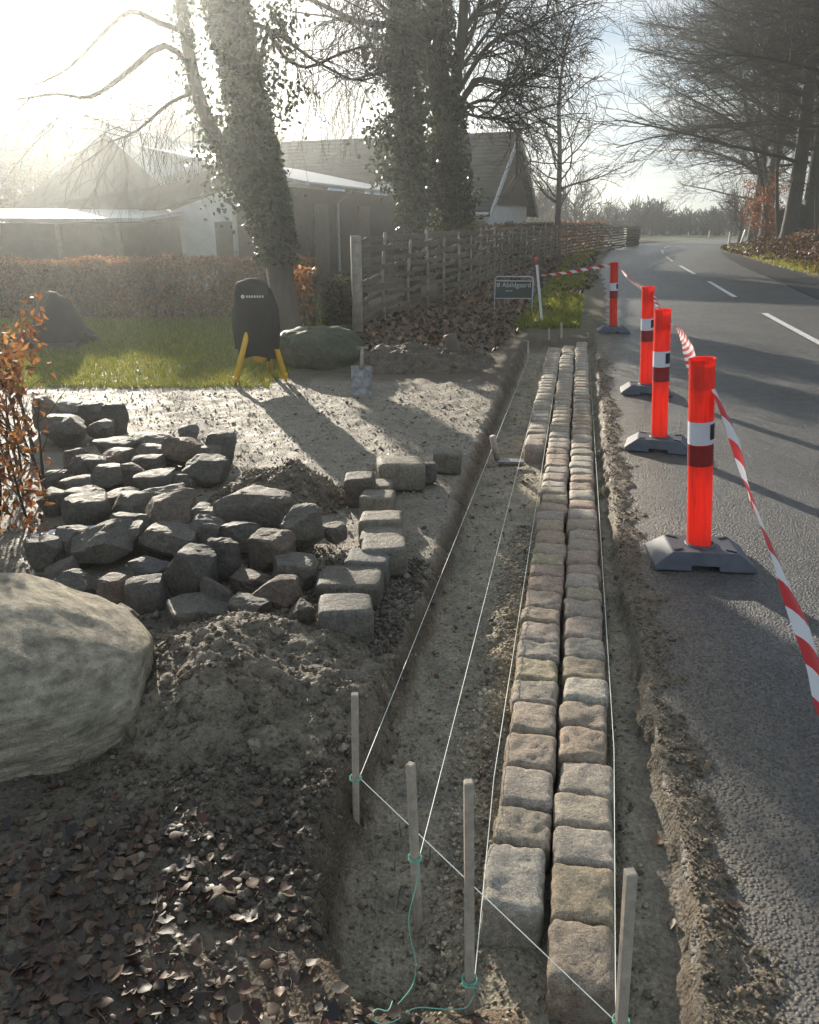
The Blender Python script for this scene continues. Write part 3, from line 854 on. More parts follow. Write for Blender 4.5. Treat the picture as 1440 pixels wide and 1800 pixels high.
def resample3(P, step):
    n = len(P); out = []
    for i in range(n - 1):
        p0, p1, p2, p3 = P[max(i - 1, 0)], P[i], P[i + 1], P[min(i + 2, n - 1)]; k = max(3, int(np.linalg.norm(p2 - p1) / step))
        for j in range(k):
            t = j / k; out.append(.5 * ((2 * p1) + (-p0 + p2) * t + (2 * p0 - 5 * p1 + 4 * p2 - p3) * t * t + (-p0 + 3 * p1 - 3 * p2 + p3) * t ** 3))
    out.append(P[-1]); return np.array(out)


def wrap(root, p, w=.017, mat='green'):
    a = np.linspace(0, 6.28 * 3, 40); P = np.stack([w * np.cos(a), w * np.sin(a), np.linspace(-.006, .006, 40)], -1) + (p - np.array(root.location))
    m = MB(); m.tube(P, .0013, 4); m.build('cord_wrap', MAT[mat], root)


def build_strings():
    s1, b1, t1 = stake((624, 1219), (626, 1445), 1.93, 0, 'leftmost near wooden stake beside the near soil heap')
    s2, b2, t2 = stake((722, 1342), (736, 1645), 1.60, 0, 'second near wooden stake, leaning, standing in the trench', ylean=.02)
    s3, b3, t3 = stake((824, 1373), (826, 1782), 1.33, 0, 'third near wooden stake, the tallest, left of the setts', ylean=.0)
    s4, b4, t4 = stake((1109, 1531), (1089, 1840), 1.19, 0, 'rightmost near wooden stake beside the front sett', w=.022)
    f1, fb1, ft1 = stake((929, 600), (928, 648), 10.1, 0, 'thin far stake with a stick on top at the head of the trench', w=.02, extra=.05)
    f2, fb2, ft2 = stake((965, 577), (966, 618), 11.3, 0, 'thin dull far stake behind the third sett row', w=.02, extra=.05)
    f3, fb3, ft3 = stake((987, 567), (987, 617), 11.35, 0, 'taller pale far stake behind the middle sett row', w=.03, extra=.05)
    f4, fb4, ft4 = stake((1034, 585), (1035, 612), 11.5, 0, 'short far stake behind the right-hand sett row', w=.02, extra=.05)
    m = MB(); p = D(925, 600, 10.1); m.tube([p + np.array([-.2, 0, .04]), p + np.array([.03, 0, .0])], .008, 6); m.build('loose_stick', MAT['palewood']); tag(bpy.data.objects['loose_stick'], 'pale stick lying across the thin far stake', 'stick')
    a1 = at_stake(b1, t1, 1367); a2 = at_stake(b2, t2, 1508); a3 = at_stake(b3, t3, 1722); a4 = at_stake(b4, t4, 1795)
    d = np.array([.012, .004, 0])
    string('guide_string', [a1 + d, at_stake(fb1, ft1, 632)], 'leftmost guide string along the bank of the trench')
    string('guide_string', [a2 + d, at_stake(fb2, ft2, 606)], 'guide string over the sand bed to the third sett row')
    string('guide_string', [a3 + d, ST(-.142, 2.0, .012), ST(-.138, 9.8, .05), at_stake(fb3, ft3, 608)], 'guide string hugging the left side of the middle sett row')
    string('guide_string', [a4 - d, ST(.219, 2.2, .02), at_stake(fb4, ft4, 604)], 'rightmost guide string along the road side of the setts')
    q4 = a4 + np.array([-.013, .0, 0]); string('cross_string', [a1 + np.array([.012, -.002, 0]), q4], 'cross string running diagonally from the leftmost to the rightmost near stake', .0013)
    for s, p in ((s1, a1), (s2, a2), (s3, a3), (s4, a4)): wrap(s, p)
    pts = [a2 + np.array([.01, -.015, 0])] + [D(x, y, yy) for (x, y, yy) in ((731, 1560, 1.56), (719, 1610, 1.52), (722, 1650, 1.48), (731, 1690, 1.44))] + [G(726, 1730, -.10), G(700, 1765, -.05), G(690, 1772, -.03)]
    string('builders_line', pts, 'green loose cord end dangling from the second near stake', .0013, 'green', smooth=True)
    pts = [a3 + np.array([-.014, -.01, .0])] + [G(812, 1728, .0), G(818, 1736, .0), G(838, 1738, -.02), G(832, 1752, -.05), G(818, 1772, -.04), G(780, 1774, -.02), G(730, 1772, .0), G(700, 1792, .0), G(675, 1800, .01), G(658, 1795, .01), G(654, 1782, .01), G(664, 1774, .01), G(682, 1777, .01), G(690, 1760, .0)]
    string('builders_line', pts, 'green looping cord lying on the ground by the tallest near stake', .0013, 'green', smooth=True)


build_strings()


# ------------------------------------------------------------------ delineators and barrier tape
def delineator_proto():
    root = empty('delineator', (0, 0, 0))
    R0, H0, n = .0575, 1.0, 28
    def cyl(z0, z1, r, ks=2, inner=False):
        a = np.arange(n) * 2 * math.pi / n; zs = np.linspace(z0, z1, ks)
        V = np.concatenate([np.stack([r * np.cos(a), r * np.sin(a), np.full(n, z)], -1) for z in zs])
        F = [(k * n + i, k * n + (i + 1) % n, (k + 1) * n + (i + 1) % n, (k + 1) * n + i) for k in range(ks - 1) for i in range(n)]
        return V, F
    m = MB(); m.add(*cyl(.07, H0, R0, 8)); V, F = cyl(.86, H0, R0 - .006, 3); m.add(V, [f[::-1] for f in F])
    a = np.arange(n) * 2 * math.pi / n                      # rim ring and rolled lip
    for r0, r1, z0, z1 in ((R0 - .006, R0 + .003, H0, H0 + .004), (R0 + .003, R0 + .003, H0 + .004, H0 - .012)):
        V = np.concatenate([np.stack([r0 * np.cos(a), r0 * np.sin(a), np.full(n, z0)], -1), np.stack([r1 * np.cos(a), r1 * np.sin(a), np.full(n, z1)], -1)])
        m.add(V, [(i, (i + 1) % n, n + (i + 1) % n, n + i)[::-1] for i in range(n)])
    post = m.build('post', MAT['red'], root, True)
    for nm, z0, z1, mt in (('white_band', .605, .715, 'white'), ('red_band', .50, .602, 'darkred')):
        m = MB(); m.add(*cyl(z0, z1, R0 + .0015, 2)); m.build(nm, MAT[mt], post, True)
    a = np.linspace(-1.05, -.25, 8); m = MB(); V = np.concatenate([np.stack([(R0 + .003) * np.cos(a), (R0 + .003) * np.sin(a), np.full(8, z)], -1) for z in (.628, .702)])
    m.add(V, [(i, i + 1, 9 + i, 8 + i) for i in range(7)]); m.build('maker_label', MAT['black'], post)
    for az, z in ((-1.9, .80), (-.9, .74)):                  # moulded grip slots
        m = MB(); V = []; aa = np.linspace(az - .22, az + .22, 6)
        for zz in (z, z + .10): V.append(np.stack([(R0 + .0012) * np.cos(aa), (R0 + .0012) * np.sin(aa), np.full(6, zz)], -1))
        m.add(np.concatenate(V), [(i, i + 1, 7 + i, 6 + i) for i in range(5)]); m.build('moulded_panel', MAT['red'], post)
    # rubber foot: long low trapezoid with chamfered ends, notch at the front
    m = MB(); L, W, Hh = .48, .30, .085
    prof = [(-.24, 0), (-.24, .022), (-.155, Hh), (.155, Hh), (.24, .022), (.24, 0), (.065, 0), (.065, .022), (-.065, .022), (-.065, 0)]
    nP = len(prof); V = []
    for sy, inset in ((-1, 1), (-1, 0), (1, 0), (1, 1)):
        for (x, z) in prof:
            yy = sy * (W / 2); zz = z
            if inset: yy = sy * (W / 2)
            else: yy = sy * (W / 2 - .035 * (z / Hh))
            V.append((x, yy if not inset else sy * (W / 2 - .035 * (z / Hh)), zz))
    V = np.array(V); f0 = list(range(nP)); f1 = list(range(3 * nP, 4 * nP)); F = []
    for i in range(nP):
        j = (i + 1) % nP; F.append((i, 3 * nP + i, 3 * nP + j, j))
    cap0 = [(0, 1, 8, 9), (1, 2, 7, 8), (2, 3, 7), (3, 4, 6, 7) if False else (3, 4, 7), (4, 5, 6, 7)]
    F += [tuple(c) for c in cap0] + [tuple(3 * nP + k for k in c[::-1]) for c in cap0]
    m.add(V, F); foot = m.build('rubber_foot', MAT['rubber'], root)
    bm = foot.modifiers.new('bev', 'BEVEL'); bm.width = .006; bm.segments = 2; bm.limit_method = 'ANGLE'
    m = MB()
    a = np.arange(n) * 2 * math.pi / n; rr = [(R0 + .02, Hh + .001), (R0 + .016, Hh + .008), (R0 + .002, Hh + .010)]
    V = np.concatenate([np.stack([r * np.cos(a), r * np.sin(a), np.full(n, z)], -1) for r, z in rr]); m.add(V, [(k * n + i, k * n + (i + 1) % n, (k + 1) * n + (i + 1) % n, (k + 1) * n + i) for k in range(2) for i in range(n)])
    m.build('socket_collar', MAT['rubber'], foot)
    for sx in (-1, 1):
        for sy in (-1, 1):
            m = MB(); m.box((0, 0, 0), (.05, .012, .006), Matrix.Rotation(sx * sy * .5, 4, 'Z')); m.build('drain_slot', MAT['black'], foot, loc=(sx * .125, sy * .085, Hh + .0015))
    return root


def build_delineators():
    pr = delineator_proto(); P = []
    spec = [((1228, 985), -.105, 'nearest red delineator post, with striped tape running down to the right', .10), ((1158, 788), -.075, 'second nearest red delineator post', -.12), ((1135, 691), -.075, 'third red delineator post, half hidden behind the second', .0), ((1078, 584), -.07, 'farthest red delineator post, standing alone by the verge', .05)]
    for i, (px, lean, lab, rz) in enumerate(spec):
        o = pr if i == 0 else copy_tree(pr); g = G(*px, 0); o.location = (g[0], g[1], .004); o.rotation_euler = (0, 0, -AX + rz); tag(o, lab, 'delineator', 'red delineators along the road edge')
        for ch in o.children:
            if ch.name.startswith('post'): ch.rotation_euler = (0, lean, 0); ch.location = (0, 0, 0)
        P.append(np.array([g[0] + math.sin(lean) * .95, g[1], .97]))
    return P


DP = build_delineators()


def tape(pts, lab, twists, width=.055, seed=0, period=.20):
    r = np.random.default_rng(seed); P = resample3(np.array(pts, float), .02); n = len(P); T = np.gradient(P, axis=0); T /= np.linalg.norm(T, axis=1)[:, None]
    arc = np.concatenate([[0], np.cumsum(np.linalg.norm(np.diff(P, axis=0), axis=1))]); u = arc / arc[-1]
    A = np.cross(T, np.array([0, 0, 1.])); A /= np.linalg.norm(A, axis=1)[:, None]; B = np.cross(A, T)
    ang = np.interp(u, np.linspace(0, 1, len(twists)), twists); w = width * (.8 + .2 * vn2(arc * 5 + seed, arc * 0))
    W = A * np.cos(ang)[:, None] + B * np.sin(ang)[:, None]; C = np.cross(T, W)
    K = 5; V = np.stack([P + W * (w * q)[:, None] + C * (w * .25 * (abs(q) * 2) ** 2 * .8)[:, None] for q in np.linspace(-.5, .5, K)], 1).reshape(-1, 3)
    i = np.arange(n * K).reshape(n, K); F = np.stack([i[:-1, :-1], i[:-1, 1:], i[1:, 1:], i[1:, :-1]], -1).reshape(-1, 4)
    me = mesh_np('barrier_tape', V, F, True); uv = me.uv_layers.new(name='UVMap'); vi = np.zeros(len(me.loops), np.int32); me.loops.foreach_get('vertex_index', vi)
    q = np.stack([np.repeat(arc / period, K)[vi], np.tile(np.linspace(0, 1, K), n)[vi]], -1); uv.data.foreach_set('uv', q.astype(np.float32).ravel())
    o = link('barrier_tape', me, MAT['tape']); tag(o, lab, 'barrier tape', 'lengths of red and white barrier tape'); return o


def build_tapes():
    e = np.array([.062, 0, 0])
    K = [D(945, 483, 13.15)]
    p1, p2, p3, p4 = DP
    tape([K[0] + np.array([.05, -.04, 0]), (K[0] + p4) / 2 + np.array([0, 0, -.02]), p4 + np.array([-.06, 0, 0])], 'thin tape from the leaning white post to the farthest delineator', [.3, 1.2, 2.0, 1.2], .05, 1)
    tape([p4 + e, (p4 + p3) / 2 + np.array([.05, 0, -.06]), p3 + np.array([.05, .03, -.02])], 'tape between the farthest and the third delineator', [1.2, 1.6, 2.2, 1.3], .05, 2)
    tape([p3 + e + np.array([0, 0, -.03]), (p3 + p2) / 2 + np.array([.07, 0, -.10]), p2 + np.array([.05, .03, -.05])], 'short tape between the third and the second delineator', [1.0, .2, 1.8, 2.6], .06, 3)
    tape([p2 + e + np.array([0, 0, -.06]), D(1202, 590, 4.9), p1 + np.array([-.01, .065, -.06])], 'tape between the second and the nearest delineator', [.3, 1.5, 2.6, 3.0], .06, 4)
    tape([p1 + np.array([.062, -.01, -.10]), D(1290, 760, 3.42), D(1322, 870, 3.10), D(1378, 1010, 2.72), D(1432, 1160, 2.36), D(1475, 1290, 2.1), np.array([1.45, 1.62, .03]), np.array([1.55, 1.3, .02])], 'long tape sloping from the nearest delineator towards the lower right', [.9, .3, 1.2, .8, .1, .5, .2, .0, .1], .066, 5, .26)
    for p, nm, lab in ((p1, 'a', 'nearest'), (p2, 'b', 'second'), (p3, 'c', 'third')):
        pass


build_tapes()


def build_signs():
    b = G(953, 568, .0); t = D(943, 456, b[1] + .02)
    root = empty('marker_post', (b[0], b[1], hz(b[0], b[1]) - .02)); tag(root, 'leaning white road marker post with a red top beside the green sign', 'marker post', 'white road marker posts')
    ax = Vector(t - b).normalized(); q = ax.to_track_quat('Z', 'Y'); L = float(np.linalg.norm(t - b)) + .02
    def slab(z0, z1, w, slope=0):
        m = MB(); V = [(sx * w / 2, sy * .02, z + (slope * (-sx) if z == z1 else 0)) for z in (z0, z1) for sx in (-1, 1) for sy in (-1, 1)]
        m.add(np.array(V), [(0, 1, 3, 2)[::-1], (4, 5, 7, 6), (0, 1, 5, 4), (2, 6, 7, 3), (0, 4, 6, 2), (1, 3, 7, 5)]); return m
    for nm, z0, z1, mt, sl, w in (('body', 0, L - .10, 'whitepaint', 0, .125), ('red_cap', L - .10, L, 'redpaint', .02, .127)):
        o = slab(z0, z1, w, sl).build(nm, MAT[mt], root); o.rotation_mode = 'QUATERNION'; o.rotation_quaternion = q
    # name board on a tubular stand
    y = 13.9; c0, c1 = D(871, 486, y), D(938, 484, y - .05); z0, z1 = D(871, 524, y)[2], c0[2]
    zg = hz(c0[0], y); root = empty('name_sign', (c0[0], y, zg)); tag(root, 'dark green name board with pale lettering on a tubular frame', 'sign'); w = c1[0] - c0[0]; hB = z0 - zg; hT = z1 - zg
    m = MB(); m.tube([(0, 0, -.05), (0, 0, hT - .05), (.015, 0, hT - .015), (.05, 0, hT), (w - .05, -.03, hT + .0), (w - .015, -.04, hT - .015), (w, -.05, hT - .05), (w, -.05, -.05)], .011, 8); m.build('tube_frame', MAT['metal'], root, True)
    a = math.atan2(-.05, w); m = MB(); m.box((w / 2, -.025, (hB + hT) / 2 - .035), (w - .03, .012, hT - hB - .07), Matrix.Rotation(a, 4, 'Z')); board = m.build('board', MAT['signgreen'], root)
    for zz in (hB, hT - .07):
        m = MB(); m.box((w / 2, -.028, zz), (w - .02, .022, .014), Matrix.Rotation(a, 4, 'Z')); m.build('board_rail', MAT['metal'], root)
    tx = bpy.data.curves.new('txt', 'FONT'); tx.body = 'Abildgaard'; tx.size = .118; tx.extrude = .0008; to = bpy.data.objects.new('txt', tx); col.objects.link(to)
    bpy.context.view_layer.update(); me = bpy.data.meshes.new_from_object(to.evaluated_get(bpy.context.evaluated_depsgraph_get())); bpy.data.objects.remove(to)
    zc = hT - .17
    l = link('lettering', me, MAT['print'], board, (.115, -.019, zc), (R(90), 0, a)); l.scale = (.95, .95, 1)
    m = MB()
    for dx, dz, ww, hh in ((0, 0, .05, .012), (0, .048, .05, .012), (0, .024, .012, .04), (.038, .024, .012, .04), (.019, .024, .012, .02)): m.box((.052 + dx - .0 + (0 if ww > .02 else -.019), -.021, zc + dz + .012), (ww, .002, hh))
    m.build('emblem', MAT['print'], board)
    m = MB()
    for k in range(13): m.box((.19 + k * .03, -.028, zc - .06), (.013, .002, .020))
    m.build('small_lettering', MAT['print'], board)
    # far marker posts
    for (px, py, h, yb, lean, lab, side) in ((1283, 418, 20, 50, 0, 'upright far marker post on the right verge before the bend', 0), (1303, 417, 20, 52, .25, 'leaning far marker post on the right verge before the bend', 0), (1044, 430, 28, 42, 0, 'far grey marker post on the left verge in front of the fence', 0), (1246, 420, 10, 74, 0, 'tiny marker post in the middle of the far bend', 0)):
        g = D(px, py, yb); zg = hz(g[0], g[1]); hh = h * (yb * CP) / FPX + .1
        root = empty('marker_post', (g[0], g[1], zg)); tag(root, lab, 'marker post', 'white road marker posts')
        m = MB(); m.box((0, 0, hh / 2), (.11, .05, hh)); o1 = m.build('body', MAT['whitepaint'], root, rot=(0, lean, 0)); m = MB(); m.box((0, 0, hh + .06), (.115, .055, .12)); m.build('red_cap', MAT['redpaint'], root, rot=(0, lean, 0))


build_signs()


# ------------------------------------------------------------------ trees
def grow(P0, D0, L0, seg, wig, trop, r):
    n = len(P0); P = np.zeros((n, seg + 1, 3)); P[:, 0] = P0; d = D0 / np.linalg.norm(D0, axis=1)[:, None]
    for k in range(seg):
        tr = trop(k / seg) if callable(trop) else trop
        d = d + r.normal(size=(n, 3)) * wig + np.array(tr); d /= np.linalg.norm(d, axis=1)[:, None]; P[:, k + 1] = P[:, k] + d * (L0 / seg)[:, None]
    return P


def spawn(P, Rr, m, umin, ang, r, flat=0.0, umax=1.0):
    n, k, _ = P.shape; u = umin + (umax - umin) * (np.arange(m)[None] + r.random((n, m))) / m; x = np.clip(u, 0, .9999) * (k - 1); i = x.astype(int); f = (x - i)[..., None]
    I = np.arange(n)[:, None]; pt = P[I, i] * (1 - f) + P[I, i + 1] * f; d = P[I, i + 1] - P[I, i]; d /= np.linalg.norm(d, axis=2)[..., None] + 1e-9
    rad = Rr[I, i] * (1 - f[..., 0]) + Rr[I, i + 1] * f[..., 0]
    q = r.normal(size=d.shape); q[..., 2] *= (1 - flat); q -= (q * d).sum(2)[..., None] * d; q /= np.linalg.norm(q, axis=2)[..., None] + 1e-9
    an = ang * (.75 + .5 * r.random((n, m)))[..., None]; nd = d * np.cos(an) + q * np.sin(an)
    return pt.reshape(-1, 3), nd.reshape(-1, 3), u.reshape(-1), rad.reshape(-1)


def taper(n, k, r0, r1, p=1.0):
    t = np.linspace(0, 1, k)[None] ** p; return r0[:, None] * (1 - t) + r1[:, None] * t


def tubes_np(P, Rr, ns):
    n, k, _ = P.shape; T = np.gradient(P, axis=1); T /= np.linalg.norm(T, axis=2)[..., None] + 1e-9; m = T.mean(1)
    ref = np.where((np.abs(m[:, 2]) > .8)[:, None], np.array([1., 0, 0]), np.array([0, 0, 1.]))[:, None, :]
    A = np.cross(T, ref); A /= np.linalg.norm(A, axis=2)[..., None] + 1e-9; B = np.cross(T, A); a = np.arange(ns) * 2 * math.pi / ns
    V = P[:, :, None] + Rr[:, :, None, None] * (np.cos(a)[:, None] * A[:, :, None] + np.sin(a)[:, None] * B[:, :, None])
    i = np.arange(n * k * ns).reshape(n, k, ns); j = np.roll(i, -1, 2)
    return V.reshape(-1, 3), np.stack([i[:, :-1], j[:, :-1], j[:, 1:], i[:, 1:]], -1).reshape(-1, 4)


def join(parts):
    V = []; F = []; n = 0
    for v, f in parts: V.append(v); F.append(f + n); n += len(v)
    return np.concatenate(V), np.concatenate(F)


def make_tree(trunkP, trunkR, levels, r, ns=(8, 5, 3, 3, 3)):
    """trunkP (k,3). levels: list of dict(m, umin, ang, len, seg, wig, trop, rad, flat). Returns trunk mesh data, limb mesh data, last points"""
    P = trunkP[None]; Rr = trunkR[None]; out = [tubes_np(P, Rr, ns[0])]; sets = []
    for li, lv in enumerate(levels):
        pt, d, u, rad = spawn(P, Rr, lv['m'], lv['umin'], lv['ang'], r, lv.get('flat', 0), lv.get('umax', 1))
        L = lv['len'] * (.65 + .7 * r.random(len(pt)))
        if 'lenu' in lv: L = L * np.interp(u, *lv['lenu'])
        if 'filt' in lv: k = lv['filt'](pt, d); pt, d, u, rad, L = pt[k], d[k], u[k], rad[k], L[k]
        P = grow(pt, d, L, lv['seg'], lv['wig'], lv.get('trop', (0, 0, 0)), r); r0 = np.minimum(rad * lv['rad'], lv.get('rmax', 1)); Rr = taper(len(pt), lv['seg'] + 1, np.maximum(r0, lv['rmin']), np.maximum(r0 * .35, lv['rmin'] * .7)); sets.append(tubes_np(P, Rr, ns[min(li + 1, len(ns) - 1)]))
    return out[0], sets, P


def tree_obj(name, base, trunk, sets, lab, cat, group, bark, twig, rz=0, crown='crown'):
    root = empty(name, base, rz); tag(root, lab, cat, group)
    link('trunk', mesh_np('trunk', trunk[0], trunk[1], True), bark, root)
    c = link(crown, mesh_np(crown, *join(sets), True), twig, root); tag(c, kind='stuff')
    return root


def trunk_path(pts, step=.3):
    return resample3(np.array(pts, float), step)


IVY = [(.02, .034, .012), (.03, .048, .015), (.022, .038, .016), (.042, .06, .018)]


def ivy_on(root, P, Rr, n, r, zr, thick=.16, size=.075, extra=None):
    u = r.random(n) ** .9; z = zr[0] + (zr[1] - zr[0]) * u; cx, cy = np.interp(z, P[:, 2], P[:, 0]), np.interp(z, P[:, 2], P[:, 1]); rad = np.interp(z, P[:, 2], Rr)
    a = r.random(n) * 6.283; lump = .55 + .9 * vn2(a * 1.6 + 3, z * 1.5)
    rr = rad + thick * lump * r.random(n) ** .6
    Q = np.stack([cx + rr * np.cos(a), cy + rr * np.sin(a), z], -1)
    if extra is not None: Q = np.concatenate([Q, extra])
    n = len(Q); me = leaf_mesh('ivy', Q, size * (.6 + .8 * r.random(n)), size * .85, mixcols(n, IVY, r, .35), r, 0, .15, .35)
    o = link('ivy', me, MAT['ivy'], root); tag(o, kind='stuff'); return o


def build_ivy_trees():
    r = np.random.default_rng(31)
    # tree 1: big leaning ivy-clad trunk behind the hedge end
    b = D(512, 602, 10.8); g = hz(b[0], b[1]); B = np.array([b[0], b[1], g])
    def at(px, py, y=10.8): return D(px, py, y) - B
    P = trunk_path([(0, 0, -.15), at(498, 520), at(480, 400), at(450, 250), at(420, 120), at(398, 0), at(380, -140, 10.7), at(370, -320, 10.6), at(365, -700, 10.5), (-1.2, -.2, 9.5)]); Rr = np.interp(P[:, 2], [-.2, .3, 2, 5, 9.5], [.24, .18, .165, .14, .05])
    lv = [dict(m=16, umin=.46, ang=1.1, len=2.6, seg=7, wig=.16, trop=(0, 0, .02), rad=.3, rmin=.012, rmax=.03), dict(m=6, umin=.25, ang=.8, len=1.5, seg=5, wig=.18, trop=(0, 0, -.05), rad=.5, rmin=.008), dict(m=7, umin=.2, ang=.7, len=.9, seg=4, wig=.12, trop=(0, 0, -.35), rad=.6, rmin=.0035)]
    tr, sets, _ = make_tree(P, Rr, lv, r)
    # second stem forking left and long arching boughs drawn from the photo
    def limb(pts, r0, r1, k=.15):
        Q = trunk_path(pts, k); return Q, np.linspace(r0, r1, len(Q))
    ex = []; twg = []
    for pts, r0, r1 in (([at(430, 330), at(360, 200), at(330, 80), at(310, -60), at(270, -300)], .10, .05),
                        ([at(455, 130), at(470, 60), at(500, 100), at(540, 118), at(590, 98), at(640, 80)], .035, .012),
                        ([at(440, 40), at(480, 55), at(530, 90), at(560, 110), at(620, 140), at(660, 135)], .03, .010),
                        ([at(345, 130), at(290, 80), at(220, 130), at(160, 170), at(100, 165), at(30, 175)], .05, .010),
                        ([at(340, 60), at(280, 40), at(230, 20), at(180, 60), at(120, 120), at(60, 150)], .045, .010),
                        ([at(350, 160), at(300, 180), at(240, 230), at(190, 250)], .03, .008)):
        Q, q = limb(pts, r0, r1); ex.append(tubes_np(Q[None], q[None], 6)); twg.append((Q, q))
    for Q, q in twg:
        pt, d, u, rad = spawn(Q[None], q[None], 26, .15, .9, r); PP = grow(pt, d, .5 + .7 * r.random(len(pt)), 5, .2, (0, 0, -.12), r); RR = taper(len(pt), 6, np.full(len(pt), .006), np.full(len(pt), .003)); sets.append(tubes_np(PP, RR, 3))
        pt, d, u, rad = spawn(PP, RR, 5, .2, .8, r); PP = grow(pt, d, .25 + .4 * r.random(len(pt)), 3, .2, (0, 0, -.25), r); sets.append(tubes_np(PP, taper(len(pt), 4, np.full(len(pt), .003), np.full(len(pt), .002)), 3))
    # curtains of hanging twigs
    pt = np.concatenate([np.stack([np.linspace(-.1, 1.4, 60) + r.normal(size=60) * .1, r.normal(size=60) * .5, 3.4 + r.random(60) * 1.8], -1), np.stack([np.linspace(-2.6, -.7, 50), r.normal(size=50) * .5, 3.0 + r.random(50) * 1.6], -1)])
    PP = grow(pt, np.tile([[0, 0, -1.]], (len(pt), 1)) + r.normal(size=(len(pt), 3)) * .25, .7 + 1.2 * r.random(len(pt)), 6, .10, (0, 0, -.2), r); sets.append(tubes_np(PP, taper(len(pt), 7, np.full(len(pt), .005), np.full(len(pt), .002)), 3))
    root = tree_obj('ivy_tree', B, join([tr] + ex), sets, 'nearest thick leaning trunk wrapped in ivy behind the tripod', 'tree', 'ivy-clad trees', MAT['bark'], MAT['twig'])
    e = []
    for (Q, q) in twg[:1]:
        k = r.integers(0, len(Q), 1500); e.append(Q[k] + r.normal(size=(1500, 3)) * .11)
    for (x, y, s, k) in ((470, 150, .22, 500), (485, 60, .14, 200), (430, 330, .25, 500), (400, 260, .2, 300), (490, 30, .15, 150)): e.append(at(x, y) + r.normal(size=(k, 3)) * s)
    ivy_on(root, P, Rr, 15000, r, (1.0, 7.5), .125, .068, np.concatenate(e))
    # trees 2 and 3: paired ivy-clad trunks behind the fence
    for (basepx, y, path, rad, lab, seed, fork) in (
            ((727, 440), 17.0, [(722, 300), (712, 150), (705, 0), (700, -160), (690, -400)], .16, 'left one of the two ivy-clad trunks behind the wattle fence', 5, False),
            ((793, 430), 18.5, [(793, 330), (782, 230), (770, 120), (757, 0), (750, -160), (745, -400)], .27, 'right broad forked ivy-clad tree with bare boughs before the house', 6, True)):
        r = np.random.default_rng(seed); b = D(basepx[0], basepx[1] + 20, y); g = hz(b[0], b[1]); B = np.array([b[0], b[1], g])
        at2 = lambda px, py: D(px, py, y) - B
        P = trunk_path([(0, 0, -.15)] + [at2(*q) for q in path] + [(at2(*path[-1])[0] - .1, .2, 11.5)], .4); Rr = np.interp(P[:, 2], [-.2, .3, 5, 11.5], [rad * 1.15, rad, rad * .75, .06])
        lv = [dict(m=14, umin=.45, ang=.95, len=3.2, seg=7, wig=.14, trop=(0, 0, .05), rad=.4, rmin=.02, rmax=.09), dict(m=7, umin=.2, ang=.75, len=1.6, seg=5, wig=.18, rad=.5, rmin=.010), dict(m=6, umin=.2, ang=.7, len=.8, seg=4, wig=.18, trop=(0, 0, -.1), rad=.6, rmin=.006), dict(m=3, umin=.2, ang=.7, len=.5, seg=3, wig=.12, trop=(0, 0, -.3), rad=.6, rmin=.004)]
        tr, sets, _ = make_tree(P, Rr, lv, r); parts = [tr]
        if fork:
            for pts, r0, r1 in (([(782, 260), (800, 150), (812, 60), (818, -40), (830, -200)], .14, .08), ([(785, 240), (800, 200), (830, 150), (850, 140), (900, 150), (925, 140), (960, 120)], .10, .02), ([(812, 60), (840, 20), (870, 5), (930, -30)], .08, .03),
                                ([(800, 170), (850, 90), (890, 60), (930, 50), (965, 20)], .07, .015), ([(800, 215), (815, 190), (850, 175), (880, 180), (915, 170)], .05, .012), ([(790, 150), (825, 100), (870, 40), (905, -10)], .06, .02), ([(785, 120), (830, 60), (850, -40)], .06, .03), ([(790, 190), (840, 205), (880, 210), (910, 230)], .04, .01)):
                Q = trunk_path([at2(*q) for q in pts], .2); q = np.linspace(r0, r1, len(Q)); parts.append(tubes_np(Q[None], q[None], 6))
                pt, d, u, rad2 = spawn(Q[None], q[None], 16, .2, .85, r); PP = grow(pt, d, .8 + 1.2 * r.random(len(pt)), 6, .2, (0, 0, .02), r); RR = taper(len(pt), 7, np.full(len(pt), .018), np.full(len(pt), .007)); sets.append(tubes_np(PP, RR, 4))
                pt, d, u, rad2 = spawn(PP, RR, 6, .15, .8, r); PP = grow(pt, d, .4 + .6 * r.random(len(pt)), 4, .2, (0, 0, -.03), r); RR = taper(len(pt), 5, np.full(len(pt), .008), np.full(len(pt), .005)); sets.append(tubes_np(PP, RR, 3))
                pt, d, u, rad2 = spawn(PP, RR, 4, .15, .8, r); PP = grow(pt, d, .2 + .35 * r.random(len(pt)), 3, .2, (0, 0, -.06), r); sets.append(tubes_np(PP, taper(len(pt), 4, np.full(len(pt), .005), np.full(len(pt), .004)), 3))
        else:
            for pts, r0, r1 in (([(712, 160), (680, 120), (640, 60), (600, 30)], .05, .015), ([(712, 190), (690, 150), (660, 130), (610, 140), (560, 115)], .035, .012), ([(705, 40), (670, 10), (640, -30)], .05, .02)):
                Q = trunk_path([at2(*q) for q in pts], .2); q = np.linspace(r0, r1, len(Q)); parts.append(tubes_np(Q[None], q[None], 6))
                pt, d, u, rad2 = spawn(Q[None], q[None], 22, .2, .85, r); PP = grow(pt, d, .5 + .9 * r.random(len(pt)), 6, .16, (0, 0, -.22), r); RR = taper(len(pt), 7, np.full(len(pt), .010), np.full(len(pt), .005)); sets.append(tubes_np(PP, RR, 3))
                pt, d, u, rad2 = spawn(PP, RR, 6, .15, .7, r); PP = grow(pt, d, .4 + .7 * r.random(len(pt)), 4, .12, (0, 0, -.35), r); sets.append(tubes_np(PP, taper(len(pt), 5, np.full(len(pt), .005), np.full(len(pt), .003)), 3))
